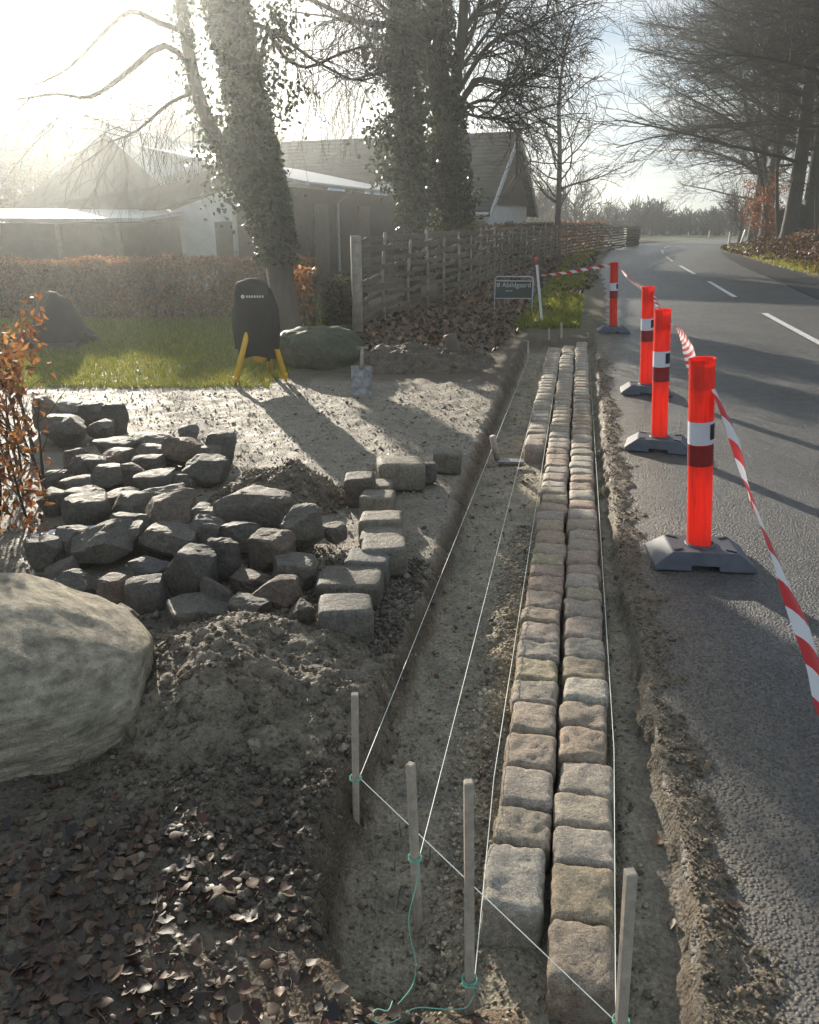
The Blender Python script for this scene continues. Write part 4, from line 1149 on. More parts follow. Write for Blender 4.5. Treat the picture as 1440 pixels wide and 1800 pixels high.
        root = tree_obj('ivy_tree', B, join(parts), sets, lab, 'tree', 'ivy-clad trees', MAT['bark'], MAT['twig'])
        e = []
        if fork:
            for (x, yy, s, k) in ((770, 300, .3, 500), (800, 215, .22, 250), (812, 190, .12, 90), (760, 60, .3, 500), (735, 330, .3, 400), (815, 350, .25, 400)): e.append(at2(x, yy) + r.normal(size=(k, 3)) * s * .75)
        else:
            for (x, yy, s, k) in ((680, 230, .28, 500), (690, 300, .28, 500), (690, 110, .35, 350), (665, 60, .2, 150), (655, 90, .25, 160), (735, 200, .2, 300)): e.append(at2(x, yy) + r.normal(size=(k, 3)) * s * .75)
        ivy_on(root, P, Rr, 9000, r, (.4, 8), .24 if fork else .17, .095, np.concatenate(e))


build_ivy_trees()


def build_beeches():
    r = np.random.default_rng(77)
    protos = []
    for s in range(2):
        r = np.random.default_rng(70 + s); H = 15.0
        P = trunk_path([(0, 0, -.3), (.05, .05, 3), (-.1, .1, 7), (.1, 0, 11), (0, 0, H)], .5); Rr = np.interp(P[:, 2], [-.3, .2, 6, H], [.38, .29, .21, .05])
        lv = [dict(m=46, umin=.17, umax=.97, ang=1.30, len=6.2, seg=9, wig=.07, trop=lambda k: (0, 0, .05 if k < .4 else -.035), rad=.30, rmin=.03, rmax=.085, lenu=([.1, .3, .7, 1], [1.0, 1.1, .85, .3])),
              dict(m=10, umin=.18, ang=.75, len=2.0, seg=5, wig=.08, flat=.75, trop=(0, 0, .01), rad=.45, rmin=.016), dict(m=7, umin=.12, ang=.7, len=1.0, seg=3, wig=.08, flat=.6, trop=(0, 0, .04), rad=.5, rmin=.009), dict(m=4, umin=.1, ang=.6, len=.5, seg=2, wig=.08, flat=.4, trop=(0, 0, .06), rad=.6, rmin=.008)]
        tr, sets, _ = make_tree(P, Rr, lv, r); protos.append((mesh_np('trunk', *tr, True), mesh_np('crown', *join(sets), True)))
    spots = [(1386, 416, 41, 0, .2, 1.25, 'thick beech trunk with two stems at the wood edge, left one'), (1418, 416, 43, 1, 1.4, 1.25, 'thick beech trunk right beside the left one at the wood edge'), (1345, 414, 52, 1, 2.9, 1.2, 'beech behind the rusty sapling at the wood edge'),
             (1437, 410, 52, 0, 4.0, 1.3, 'beech at the right picture edge, deeper in the wood'), (1322, 413, 60, 0, 5.0, 1.1, 'farthest beech of the wood edge towards the bend'), (1490, 440, 34, 1, 5.5, 1.2, 'beech just beyond the right picture edge whose boughs hang over the road')]
    for (px, py, y, k, rz, sc, lab) in spots:
        b = D(px, py, y); g = hz(b[0], b[1]); root = empty('beech_tree', (b[0], b[1], g), rz); root.scale = (sc, sc, sc); tag(root, lab, 'tree', 'bare beeches along the right of the road')
        link('trunk', protos[k][0], MAT['beech'], root); c = link('crown', protos[k][1], MAT['twig'], root); tag(c, kind='stuff')
    # slim understorey stems
    for i, (px, py, y, tx, ty, rad, lab) in enumerate(((1369, 418, 42, 1372, 60, .10, 'slim straight stem left of the thick beech trunks'), (1352, 410, 46, 1300, 120, .13, 'slim stem leaning left over the road'), (1362, 412, 47, 1318, 60, .12, 'slim curved stem behind the leaning one'), (1384, 405, 45, 1405, 250, .07, 'pale thin crooked sapling between the trunks'), (1434, 425, 38, 1440, 250, .06, 'pale birch-like sapling at the right edge'), (1424, 410, 46, 1428, 100, .12, 'slim dark stem right of the thick trunks'))):
        r = np.random.default_rng(90 + i); b = D(px, py, y); g = hz(b[0], b[1]); B = np.array([b[0], b[1], g]); t = D(tx, ty, y) - B; P = trunk_path([(0, 0, -.2), t * .3 + np.array([.12 * (i % 2 * 2 - 1), 0, .1]), t * .65, t, t * 1.25 + np.array([0, 0, .5])], .35); Rr = np.linspace(rad, rad * .3, len(P))
        lv = [dict(m=16, umin=.3, ang=1.1, len=2.4, seg=6, wig=.09, trop=(0, 0, .02), rad=.4, rmin=.015), dict(m=7, umin=.2, ang=.75, len=1.0, seg=4, wig=.1, flat=.6, rad=.5, rmin=.008), dict(m=5, umin=.1, ang=.7, len=.5, seg=2, wig=.1, flat=.5, rad=.6, rmin=.006)]
        tr, sets, _ = make_tree(P, Rr, lv, r); tree_obj('sapling', B, tr, sets, lab, 'tree', 'slim trees at the wood edge', MAT['beech'], MAT['twig'])
    # rusty-leaved beech sapling and dark root mass
    r = np.random.default_rng(99); b = D(1343, 420, 45); g = hz(b[0], b[1]); B = np.array([b[0], b[1], g]); P = trunk_path([(0, 0, -.1), (0, 0, 1), (-.1, 0, 2.6)], .3); tr, sets, tip = make_tree(P, np.linspace(.05, .02, len(P)), [dict(m=24, umin=.05, ang=1.0, len=1.1, seg=4, wig=.15, rad=.5, rmin=.01), dict(m=6, umin=.2, ang=.8, len=.5, seg=3, wig=.2, rad=.6, rmin=.006)], r)
    root = tree_obj('beech_sapling', B, tr, sets, 'bushy beech sapling still holding rusty brown leaves at the wood edge', 'shrub', None, MAT['beech'], MAT['twig'], 0, 'branches')
    q = tip.reshape(-1, 3); q = q[r.integers(0, len(q), 2200)] + r.normal(size=(2200, 3)) * .1; o = link('foliage', leaf_mesh('foliage', q, .10, .07, mixcols(2200, [(.20, .075, .03), (.26, .11, .045), (.15, .06, .03)], r), r), MAT['leaf'], root); tag(o, kind='stuff')
    V, F = blob((1.9, 1.2, 1.5), r, 14, .35, 2.2); b = D(1393, 415, 43.5); o = link('root_plate', mesh_np('root_plate', V, F, False), MAT['bark'], None, (b[0], b[1], hz(b[0], b[1]) + .55)); tag(o, 'dark upturned root mass between the trunks at the wood edge', 'root')


build_beeches()


def build_other_trees():
    # slender roadside tree
    r = np.random.default_rng(12); y = 34.0; b = D(979, 446, y); g = hz(b[0], b[1]); B = np.array([b[0], b[1], g]); at = lambda px, py: D(px, py, y) - B
    P = trunk_path([(0, 0, -.1), at(981, 380), at(984, 280), at(983, 180), at(990, 110), at(1000, 60), at(1012, 30)], .3); Rr = np.interp(P[:, 2], [-.1, .4, 4, 9.6], [.16, .13, .09, .02])
    lv = [dict(m=44, umin=.2, ang=1.15, len=2.3, seg=7, wig=.13, trop=(0, 0, .045), rad=.38, rmin=.018, rmax=.04, lenu=([.2, .4, .7, 1], [.9, 1.15, .9, .35])), dict(m=7, umin=.2, ang=.7, len=.95, seg=5, wig=.16, trop=(0, 0, .02), rad=.6, rmin=.011), dict(m=4, umin=.2, ang=.7, len=.5, seg=3, wig=.16, rad=.7, rmin=.008)]
    tr, sets, _ = make_tree(P, Rr, lv, r); tree_obj('bare_tree', B, tr, sets, 'slender bare tree with a straight trunk standing alone before the far fence', 'tree', None, MAT['beech'], MAT['twig'])
    # small round bare trees beyond the fence
    r = np.random.default_rng(13); P = trunk_path([(0, 0, -.1), (0, 0, 1.2), (.1, 0, 2.6)], .3)
    tr, sets, _ = make_tree(P, np.interp(P[:, 2], [0, 2.6], [.14, .05]), [dict(m=16, umin=.3, ang=.8, len=2.0, seg=6, wig=.14, trop=(0, 0, .08), rad=.6, rmin=.03), dict(m=8, umin=.2, ang=.6, len=1.0, seg=4, wig=.14, trop=(0, 0, .05), rad=.6, rmin=.018), dict(m=5, umin=.2, ang=.5, len=.5, seg=2, wig=.1, trop=(0, 0, .05), rad=.7, rmin=.012)], r)
    tm, cm = mesh_np('trunk', *tr, True), mesh_np('crown', *join(sets), True)
    for (px, y, rz, sc, lab) in ((932, 66, 0, 1.0, 'small bare tree beyond the fence, left of the slender tree'), (1008, 70, 2, 1.1, 'small bare tree beyond the fence, right of the slender tree'), (958, 80, 4, 1.0, 'smallest bare tree beyond the fence, directly behind the slender tree'), (1068, 95, 1, .75, 'low bare bush tree at the far end of the fence'), (1300, 60, 3, .9, 'bare bush at the outside of the bend, right verge')):
        b = D(px, 420, y); root = empty('bare_tree', (b[0], b[1], hz(b[0], b[1])), rz); root.scale = (sc,) * 3; tag(root, lab, 'tree', 'small bare trees far off'); link('trunk', tm, MAT['beech'], root); c = link('crown', cm, MAT['twig'], root); tag(c, kind='stuff')
    # thicket of bushy trees behind the buildings on the left
    protos = []
    for s in range(2):
        r = np.random.default_rng(40 + s); P = trunk_path([(0, 0, -.2), (.1, 0, 2), (-.1, .1, 4.2)], .4)
        tr, sets, tip = make_tree(P, np.interp(P[:, 2], [0, 4.2], [.22, .08]), [dict(m=26, umin=.08, ang=.9, len=3.2, seg=7, wig=.13, trop=(0, 0, .08), rad=.5, rmin=.03), dict(m=9, umin=.15, ang=.6, len=1.5, seg=5, wig=.14, trop=(0, 0, .05), rad=.6, rmin=.014), dict(m=6, umin=.1, ang=.5, len=.8, seg=3, wig=.12, trop=(0, 0, .04), rad=.7, rmin=.009)], r)
        q = tip.reshape(-1, 3); q = q[q[:, 2] < 5.2]; q = q[r.integers(0, len(q), 5200)] + r.normal(size=(5200, 3)) * .25
        protos.append((mesh_np('trunk', *tr, True), mesh_np('crown', *join(sets), True), leaf_mesh('foliage', q, .17, .12, mixcols(5200, [(.05, .07, .02), (.09, .08, .03), (.12, .075, .03), (.04, .06, .02)], r, .3), r)))
    spots = [(-40, 44, 1.35, 'leftmost bushy tree of the thicket behind the low shed'), (55, 45, 1.25, 'bushy tree of the thicket above the low shed roof'), (140, 46, 1.3, 'bushy tree of the thicket left of the iron roof'), (215, 47, 1.35, 'bushy tree of the thicket rising behind the iron roof'), (300, 48, 1.3, 'bushy tree of the thicket behind the middle of the iron roof'), (375, 49, 1.25, 'bushy tree of the thicket behind the right end of the iron roof'), (440, 50, 1.25, 'bushy tree seen left of the ivy-clad leaning trunk'), (555, 62, 1.3, 'bushy bare tree rising behind the left end of the tiled house')]
    for i, (px, y, sc, lab) in enumerate(spots):
        b = D(px, 420, y); root = empty('thicket_tree', (b[0], b[1], hz(b[0], b[1])), i * 1.3); root.scale = (sc * .95, sc * .95, sc * .92); tag(root, lab, 'tree', 'bushy trees behind the farm buildings'); pr = protos[i % 2]
        link('trunk', pr[0], MAT['beech'], root); c = link('crown', pr[1], MAT['twig'], root); tag(c, kind='stuff')
        if i < 7: f = link('foliage', pr[2], MAT['leaf'], root); tag(f, kind='stuff')
    # far woodland as one mass
    r = np.random.default_rng(51); n = 400; px = r.uniform(860, 1440, n); y = 84 + 90 * r.random(n) ** 1.5; parts = []
    b = np.stack([(px - 720) / FPX / CP * y, y], -1)
    Pt = np.concatenate([b, (-.3 - 2.0 * sstep(85, 160, y))[:, None]], 1); PP = grow(Pt, np.tile([[0, 0, 1.]], (n, 1)) + r.normal(size=(n, 3)) * .06, r.uniform(1.3, 3.8, n) * (.55 + .8 * vn2(px / 38, px * 0)) * np.interp(y, [84, 170], [.8, 1.9]), 5, .06, (0, 0, .05), r); RR = taper(n, 6, np.full(n, .16), np.full(n, .03)); parts.append(tubes_np(PP, RR, 4))
    pt, d, u, rd = spawn(PP, RR, 9, .15, .8, r); PP = grow(pt, d, r.uniform(.8, 1.7, len(pt)), 4, .14, (0, 0, .1), r); RR = taper(len(pt), 5, np.full(len(pt), .06), np.full(len(pt), .03)); parts.append(tubes_np(PP, RR, 3))
    pt, d, u, rd = spawn(PP, RR, 5, .2, .7, r); PP = grow(pt, d, r.uniform(.4, .9, len(pt)), 2, .14, (0, 0, .1), r); parts.append(tubes_np(PP, taper(len(pt), 3, np.full(len(pt), .045), np.full(len(pt), .03)), 3))
    o = link('distant_woodland', mesh_np('distant_woodland', *join(parts)), MAT['twig']); tag(o, 'hazy line of far bare trees beyond the bend', 'woodland', kind='stuff')
    xs = np.linspace(-900, 1300, 120); ys = np.linspace(420, 1000, 14); X, Y = np.meshgrid(xs, ys); Z = -3 + (Y - 420) / 580 * 12 * (1 + .35 * fbm2(X / 300, Y * 0 + 2, 3)); V = np.stack([X, Y, Z], -1).reshape(-1, 3); i = np.arange(V.shape[0]).reshape(14, 120)
    o = link('hills', mesh_np('hills', V, np.stack([i[:-1, :-1], i[:-1, 1:], i[1:, 1:], i[1:, :-1]], -1).reshape(-1, 4), True, np.tile([[.06, .065, .04]], (len(V), 1))), MAT['ground']); tag(o, 'low far hills on the horizon', 'hills', kind='structure')


build_other_trees()


# ------------------------------------------------------------------ hedges, shrub, grass, litter
BEECH_LEAF = [(.20, .085, .035), (.26, .13, .055), (.15, .06, .03), (.30, .16, .07), (.12, .055, .03)]


def hedge(name, x0, x1, y0, y1, h, nleaf, seed, lab, cat='hedge', pal=BEECH_LEAF, stems=30, size=.055, ragged=.05, yfun=None, shear=0.0):
    r = np.random.default_rng(seed); root = empty(name, ((x0 + x1) / 2, (y0 + y1) / 2, 0)); tag(root, lab, cat)
    n = nleaf; face = r.random(n); X = r.uniform(x0, x1, n); Y = r.uniform(y0, y1, n); Z = h * r.random(n) ** .85
    f = face < .5; Y[f] = y0 + np.abs(r.normal(size=f.sum())) * .10; t = (face > .72); Z[t] = h - np.abs(r.normal(size=t.sum())) * .10
    bump = ragged * fbm2(X * 2.3 + seed, Y * 2, 3); Z = Z + bump * (Z / h) * 2; Y = Y + bump
    if yfun is not None: Y = Y + yfun(X)
    X = X + shear * (Y - y0)
    P = np.stack([X - (x0 + x1) / 2, Y - (y0 + y1) / 2, Z + .03], -1); o = link('foliage', leaf_mesh('foliage', P, size * (.7 + .6 * r.random(n)), size * .62, mixcols(n, pal, r, .35), r, 0, .3, .3), MAT['leaf'], root); tag(o, kind='stuff')
    m = stems * 6; pt = np.stack([r.uniform(x0, x1, m) - (x0 + x1) / 2, r.uniform(y0 + .05, y1, m) - (y0 + y1) / 2, np.full(m, -.05)], -1)
    if yfun is not None: pt[:, 1] += yfun(pt[:, 0] + (x0 + x1) / 2)
    pt[:, 0] += shear * (pt[:, 1] + (y0 + y1) / 2 - y0)
    PP = grow(pt, np.tile([[0, 0, 1.]], (m, 1)) + r.normal(size=(m, 3)) * .12, h * r.uniform(.75, 1.05, m), 6, .10, (0, 0, .05), r); RR = taper(m, 7, np.full(m, .010), np.full(m, .003)); s1 = tubes_np(PP, RR, 4)
    pt, d, u, rd = spawn(PP, RR, 6, .2, .8, r); Q = grow(pt, d, r.uniform(.1, .3, len(pt)), 3, .15, (0, 0, .05), r); s2 = tubes_np(Q, taper(len(pt), 4, np.full(len(pt), .004), np.full(len(pt), .002)), 3)
    o = link('stems', mesh_np('stems', *join([s1, s2]), True), MAT['twig'], root); tag(o, kind='stuff'); return root


def build_plants():
    hedge('beech_hedge', -9.5, -1.6, 13.3, 14.0, .98, 30000, 61, 'clipped brown beech hedge behind the lawn', stems=70)
    hedge('beech_hedge', .6, 11.0, 21.5, 22.2, 1.42, 13000, 62, 'rusty beech hedge between the two ivy-clad trunks and the house', pal=[(.13, .075, .04), (.10, .06, .035), (.16, .09, .05)], size=.11, stems=30, yfun=lambda X: (X - .6) * 2.5)
    hedge('beech_shrub', -3.3, -1.90, 3.9, 5.8, 1.0, 2800, 63, 'thin orange-leaved beech shrub at the left picture edge', 'shrub', size=.058, ragged=.16, stems=8, shear=-.36)
    hedge('beech_shrub', -1.62, -1.35, 11.3, 11.7, .95, 260, 64, 'narrow clump of curled orange leaves right of the ivy-clad leaning trunk', 'shrub', size=.08, stems=3)
    hedge('undergrowth', -1.3, -.75, 12.2, 14.5, .7, 2600, 65, 'dark green bramble patch behind the first fence post', 'shrub', [(.03, .045, .015), (.05, .06, .02), (.08, .06, .03)], size=.07, stems=10)
    r = np.random.default_rng(66)
    # lawn grass
    n = 90000; X = r.uniform(-8, -1.05, n); Y = 7.75 + (13.5 - 7.75) * r.random(n) ** 1.25; k = (X < -1.3 + .3 * fbm2(X * 2, Y * 2) - 0.0 * Y) & (Y > 7.82 - .12 * fbm2(X * 7, Y * 7, 4) + .0 * X); X, Y = X[k], Y[k]
    xv = r.uniform(-.55, .45, 16000); yv = 12.4 + 36 * r.random(16000) ** 1.8; cx = np.interp(yv, CLS[20:, 1][:130], CLS[20:, 0][:130]); xv = cx - 3.75 + xv; kk = fbm2(xv * 1.5, yv * .9, 3) > -.12; X = np.concatenate([X, xv[kk]]); Y = np.concatenate([Y, yv[kk]])
    xr = 3.9 + r.normal(size=5000) * .25; ar = r.uniform(26, 56, 5000); kk = fbm2(ar * .5, ar * 0 + 5, 3) > -.1; xr, ar = xr[kk], ar[kk]
    X = np.concatenate([X, np.interp(ar, ARC, CLS[:, 0]) + np.interp(ar, ARC, NRM[:, 0]) * xr]); Y = np.concatenate([Y, np.interp(ar, ARC, CLS[:, 1]) + np.interp(ar, ARC, NRM[:, 1]) * xr])
    n = len(X); Z = height(X, Y)[0]; hgt = (.03 + .035 * r.random(n)) * np.interp(Y, [8, 13, 40], [1, 1.6, 2.4]); wd = .004 * np.interp(Y, [8, 13, 40], [1, 2, 4]); a = r.random(n) * 6.28; ln = r.normal(size=(n, 2)) * .5
    base = np.stack([X, Y, Z - .004], -1); dx = np.stack([np.cos(a) * wd, np.sin(a) * wd, 0 * a], -1); top = base + np.stack([ln[:, 0] * hgt, ln[:, 1] * hgt, hgt], -1)
    V = np.stack([base - dx, base + dx, top], 1).reshape(-1, 3); o = link('grass', mesh_np('grass', V, np.arange(3 * n).reshape(n, 3), False, np.repeat(mixcols(n, [(.14, .18, .02), (.20, .23, .03), (.27, .26, .05), (.11, .15, .02)], r), 3, 0)), MAT['grass']); tag(o, 'short green lawn and verge grass', 'grass', kind='stuff')


build_plants()


def build_litter():
    r = np.random.default_rng(71); PAL = [(.07, .040, .025), (.10, .055, .032), (.045, .029, .021), (.15, .085, .045), (.034, .026, .021), (.09, .036, .023), (.12, .09, .06), (.055, .036, .026)]
    # leaf shape: pointed oval of 8 faces, three curls
    def leaf(curl, roll):
        u = np.array([0, .18, .4, .65, .85, 1]); w = np.array([.02, .30, .42, .34, .16, .0]); V = []
        for i, (a, b) in enumerate(zip(u, w)):
            zz = .5 * curl * (a - .5) ** 2 + .02 * math.sin(a * 9)
            for q in (-1, 0, 1): V.append((a - .5, q * b * .95, zz + roll * (q * b) ** 2 * 1.2 + (.02 * math.sin(a * 17 + q) if q else 0)))
        F = []
        for i in range(5):
            for q in (0, 1): k = i * 3 + q; F.append((k, k + 3, k + 4, k + 1))
        return np.array(V), np.array(F)
    base = [leaf(c, k) for c, k in ((.5, .3), (-.4, .5), (.8, -.5), (.1, .9), (.3, -.9), (-.6, -.3))]
    # individual near leaves
    root = None; mats = []
    me_list = []
    for i in range(18):
        V, F = base[i % 6]; c = np.array(PAL[i % len(PAL)]) * r.uniform(.5, 1.0); me_list.append(mesh_np('leaf', V, F, True, np.tile(c[None], (len(V), 1))))
    # bulk litter
    n = 6500; X = np.concatenate([r.normal(-.8, .42, n)]); Y = np.concatenate([r.uniform(.9, 2.05, n)]); s = X * NR[0] + Y * NR[1]; t = X * U[0] + Y * U[1]
    k = (s < bank_s(t) - .02) | ((t < 1.22) & (s < -.02)); k &= r.random(n) < np.interp(Y + .25 * fbm2(X * 3, Y * 3), [1.3, 1.78], [1, .03]); X, Y = X[k], Y[k]
    nb = len(X); Z = height(X, Y)[0]
    V0 = np.stack([b[0] for b in base]); F0 = base[0][1]
    def bulk(X, Y, Z, sz, r, tilt=.5):
        n = len(X); kk = r.integers(0, 6, n); V = V0[kk] * sz[:, None, None] * np.stack([np.ones(n), r.uniform(.45, 1.15, n), r.uniform(.6, 2.2, n)], -1)[:, None, :]; a = r.random(n) * 6.28; tx, ty = r.normal(size=n) * tilt, r.normal(size=n) * tilt
        x, y, z = V[..., 0], V[..., 1], V[..., 2]; z2 = z + x * tx[:, None] + y * ty[:, None]; ca, sa = np.cos(a)[:, None], np.sin(a)[:, None]
        Q = np.stack([x * ca - y * sa + X[:, None], x * sa + y * ca + Y[:, None], z2 + Z[:, None]], -1); nv = Q.shape[1]
        return Q.reshape(-1, 3), (np.arange(n)[:, None, None] * nv + F0[None]).reshape(-1, 4), nv
    V, F, nv = bulk(X, Y, Z - .006 + .014 * r.random(nb), np.clip(r.gamma(2.6, .010, nb), .008, .045), r, .25); parts = [(V, F)]; cols = [np.repeat(mixcols(nb, PAL, r, .4), nv, 0)]
    # litter below the fence and along the verges
    n = 6500; Yb = 9.5 + 30 * r.random(n) ** 1.7; Xb = fence_x(Yb) + r.uniform(-.4, 2.6, n) * np.interp(Yb, [9, 30], [.8, 1.2]); sb, tb = Xb * NR[0] + Yb * NR[1], Xb * U[0] + Yb * U[1]; drb = road_off(Xb, Yb); k = (drb < -3.0) & ((tb > 11.5) | (sb < -.7)); Xb, Yb = Xb[k], Yb[k]
    n2 = 26000; ar = r.uniform(14, 66, n2); of = np.interp(ar, [14, 24, 34, 44, 52, 66], [3.35, 3.5, 3.95, 3.35, 3.15, 3.15]) + np.abs(r.normal(size=n2)) * 2.4
    Xr = np.interp(ar, ARC, CLS[:, 0]) + np.interp(ar, ARC, NRM[:, 0]) * of; Yr = np.interp(ar, ARC, CLS[:, 1]) + np.interp(ar, ARC, NRM[:, 1]) * of
    Xc, Yc = np.concatenate([Xb, Xr]), np.concatenate([Yb, Yr]); V, F, nv = bulk(Xc, Yc, height(Xc, Yc)[0] + .01, np.interp(Yc, [9, 20, 50], [.07, .11, .2]) * r.uniform(.7, 1.2, len(Xc)), r, .6); parts.append((V, F)); cols.append(np.repeat(mixcols(len(Xc), PAL + [(.24, .12, .06), (.30, .17, .09), (.26, .13, .06)], r, .4), nv, 0))
    # stray leaves on drive, soil and road fringe
    n3 = 420; Xs = r.uniform(-2.2, 1.1, n3); Ys = r.uniform(1.3, 7.5, n3); V, F, nv = bulk(Xs, Ys, height(Xs, Ys)[0] + .006, r.uniform(.015, .045, n3), r, .3); parts.append((V, F)); cols.append(np.repeat(mixcols(n3, PAL, r, .4), nv, 0))
    nt_ = 260; xt = r.normal(-.75, .45, nt_); yt = r.uniform(1.0, 2.1, nt_); pt = np.stack([xt, yt, height(xt, yt)[0] + .012], -1); an = r.random(nt_) * 6.28; PP = grow(pt, np.stack([np.cos(an), np.sin(an), .12 * r.normal(size=nt_)], -1), r.uniform(.03, .13, nt_), 4, .18, (0, 0, -.03), r); V, F = tubes_np(PP, taper(nt_, 5, np.full(nt_, .0016), np.full(nt_, .0008)), 4); parts.append((V, F)); cols.append(np.tile([[.10, .07, .05]], (len(V), 1)))
    V, F = join(parts); lit = link('leaf_litter', mesh_np('leaf_litter', V, F, True, np.concatenate(cols)), MAT['dryleaf']); tag(lit, 'wet brown fallen leaves covering the bank and verges', 'leaf litter', kind='stuff')
    n = 0
    while n < 300:
        x, y = r.normal(-.62, .32), 1.0 + .72 * r.random() ** 1.2; s, t = x * NR[0] + y * NR[1], x * U[0] + y * U[1]
        if s > bank_s(t) - .04 and t > 1.22: continue
        if abs(x / y) > .62: continue
        sz = r.uniform(.022, .046); link('leaf', me_list[n % 18], MAT['dryleaf'], lit, (x, y, hz(x, y) + .012 + .010 * r.random()), (r.normal() * .16, r.normal() * .16, r.random() * 6.28), (sz, sz * r.uniform(.75, 1.1), sz)); n += 1


build_litter()


def build_gravel():
    r = np.random.default_rng(81); P = []; S = []; C = []
    def put(X, Y, S0, pal, lift=.3):
        Z = height(X, Y)[0]; P.append(np.stack([X, Y, Z + S0 * lift], -1)); S.append(S0); C.append(mixcols(len(X), pal, r, .35))
    n = 16000; Y = 3 + 5.0 * r.random(n); X = r.uniform(-3.6, 1.0, n); s = X * NR[0] + Y * NR[1]; t = X * U[0] + Y * U[1]; k = s < bank_s(t) - .03; X, Y = X[k], Y[k]; put(X, Y, r.gamma(1.2, .0025, len(X)) + .002, [(.26, .24, .21), (.20, .185, .16), (.32, .29, .25), (.15, .14, .12)])
    n = 9000; t = 1.2 + 9.5 * r.random(n) ** 1.6; s = r.uniform(-.68, .30, n); X, Y = s * NR[0] + t * U[0], s * NR[1] + t * U[1]; k = (s > bank_s(t) + .0); X, Y = X[k], Y[k]; put(X, Y, r.gamma(1.3, .0022, len(X)) + .0018, [(.22, .20, .16), (.15, .135, .11), (.26, .24, .19)])
    n = 5000; t = 1.3 + 3.2 * r.random(n); s = -.20 + r.normal(size=n) * .05; X, Y = s * NR[0] + t * U[0], s * NR[1] + t * U[1]; put(X, Y, r.gamma(1.3, .0022, n) + .0015, [(.34, .31, .25), (.40, .36, .30), (.28, .25, .20)], .4)  # ridge crumbs coloured paler than the bed to imitate sunlit sand
    n = 17000; t = 1.0 + 9 * r.random(n) ** 1.7; s = redge_s(t) + r.gamma(1.3, .13, n) + .02; X, Y = s * NR[0] + t * U[0], s * NR[1] + t * U[1]; put(X, Y, r.gamma(1.2, .0022, n) + .0015, [(.14, .12, .095), (.10, .088, .072), (.19, .17, .145), (.15, .12, .09)], .1)
    n = 11000; t = 1.3 + 2.2 * r.random(n); s = bank_s(t) - np.abs(r.normal(size=n)) * .45; X, Y = s * NR[0] + t * U[0], s * NR[1] + t * U[1]; put(X, Y, r.gamma(1.2, .0032, n) + .0018, [(.09, .078, .065), (.11, .095, .08), (.16, .15, .135), (.075, .065, .055)], .4)
    P, S, C = np.concatenate(P), np.concatenate(S), np.concatenate(C); o = link('gravel', pebble_mesh('gravel', P, S, C, r), MAT['soil']); tag(o, 'loose gravel, sand grains and soil crumbs', 'gravel', kind='stuff')


build_gravel()


# ------------------------------------------------------------------ wattle fence
def build_fence():
    r = np.random.default_rng(101)
    path = resample(np.array([(-.72, 11.3), (1.2, 17.4), (3.55, 26), (7.6, 37), (12.6, 49), (14.2, 52)]), .05); arc = np.concatenate([[0], np.cumsum(np.linalg.norm(np.diff(path, axis=0), axis=1))]); at = lambda a: np.array([np.interp(a, arc, path[:, 0]), np.interp(a, arc, path[:, 1])])
    root = empty('wattle_fence', (*path[0], 0)); tag(root, 'woven wattle fence of split rails running along the verge', 'fence'); O = np.array([*path[0], 0])
    gap = 1.12; npost = int(arc[-1] / gap)
    for i in range(npost):
        p = at(i * gap); zg = hz(*p)
        if i == 0:
            m = MB(); m.tube([(0, 0, -.2), (0, 0, 1.28)], .075, 14); m.build('end_post', MAT['palewood'], root, True, loc=np.array([*p, zg]) - O)
        elif i < 30:
            m = MB(); h = 1.22 + r.uniform(-.05, .08); m.tube([(0, 0, -.2), (r.normal() * .015, 0, h * .5), (r.normal() * .03, r.normal() * .02, h)], [.027, .025, .022], 8); m.build('post', MAT['palewood'], root, True, loc=np.array([*p, zg]) - O)
    def rail(a0, a1, z, ph, w, th):
        k = max(8, int((a1 - a0) / .12)); aa = np.linspace(a0, a1, k); P = np.array([at(a) for a in aa]); T = np.gradient(P, axis=0); T /= np.linalg.norm(T, axis=1)[:, None]; Nn = np.stack([T[:, 1], -T[:, 0]], 1)
        off = .058 * np.cos(aa / gap * math.pi + ph) + .006 * fbm2(aa * 4 + z * 9, aa * 0); zz = z + .03 * fbm2(aa * 1.5 + z * 31, aa * 0 + z, 3); zg = height(P[:, 0], P[:, 1])[0]
        wv = w * (1 + .25 * fbm2(aa * 3 + z * 5, aa * 0)); Q = []
        for (du, dv) in ((-1, -1), (1, -1), (1, .7), (.2, 1), (-1, .8)): Q.append(np.concatenate([P + Nn * (off + du * th / 2)[:, None], (zg + zz + dv * wv / 2)[:, None]], 1))
        V = np.stack(Q, 1); n5 = 5; i = np.arange(k * n5).reshape(k, n5); j = np.roll(i, -1, 1); F = np.stack([i[:-1], j[:-1], j[1:], i[1:]], -1).reshape(-1, 4)
        return V.reshape(-1, 3) - O, F
    far = []
    for row in range(9):
        a = .05 - (row % 3) * .35 if row else .05
        a = max(a, .03)
        while a < arc[-1] - .3:
            ln = gap * r.choice([2, 2, 3]) + r.uniform(-.15, .15); e = min(a + ln, arc[-1]); V, F = rail(a, e, .13 + row * .135 + r.uniform(-.015, .015), math.pi * row, r.uniform(.06, .095), .030)
            if a < 17: link('rail', mesh_np('rail', V, F, False), MAT['greywood'], root)
            else: far.append((V, F))
            a = e - .06
    fr = link('far_rails', mesh_np('far_rails', *join(far)), MAT['greywood'], root); tag(fr, kind='stuff')


build_fence()


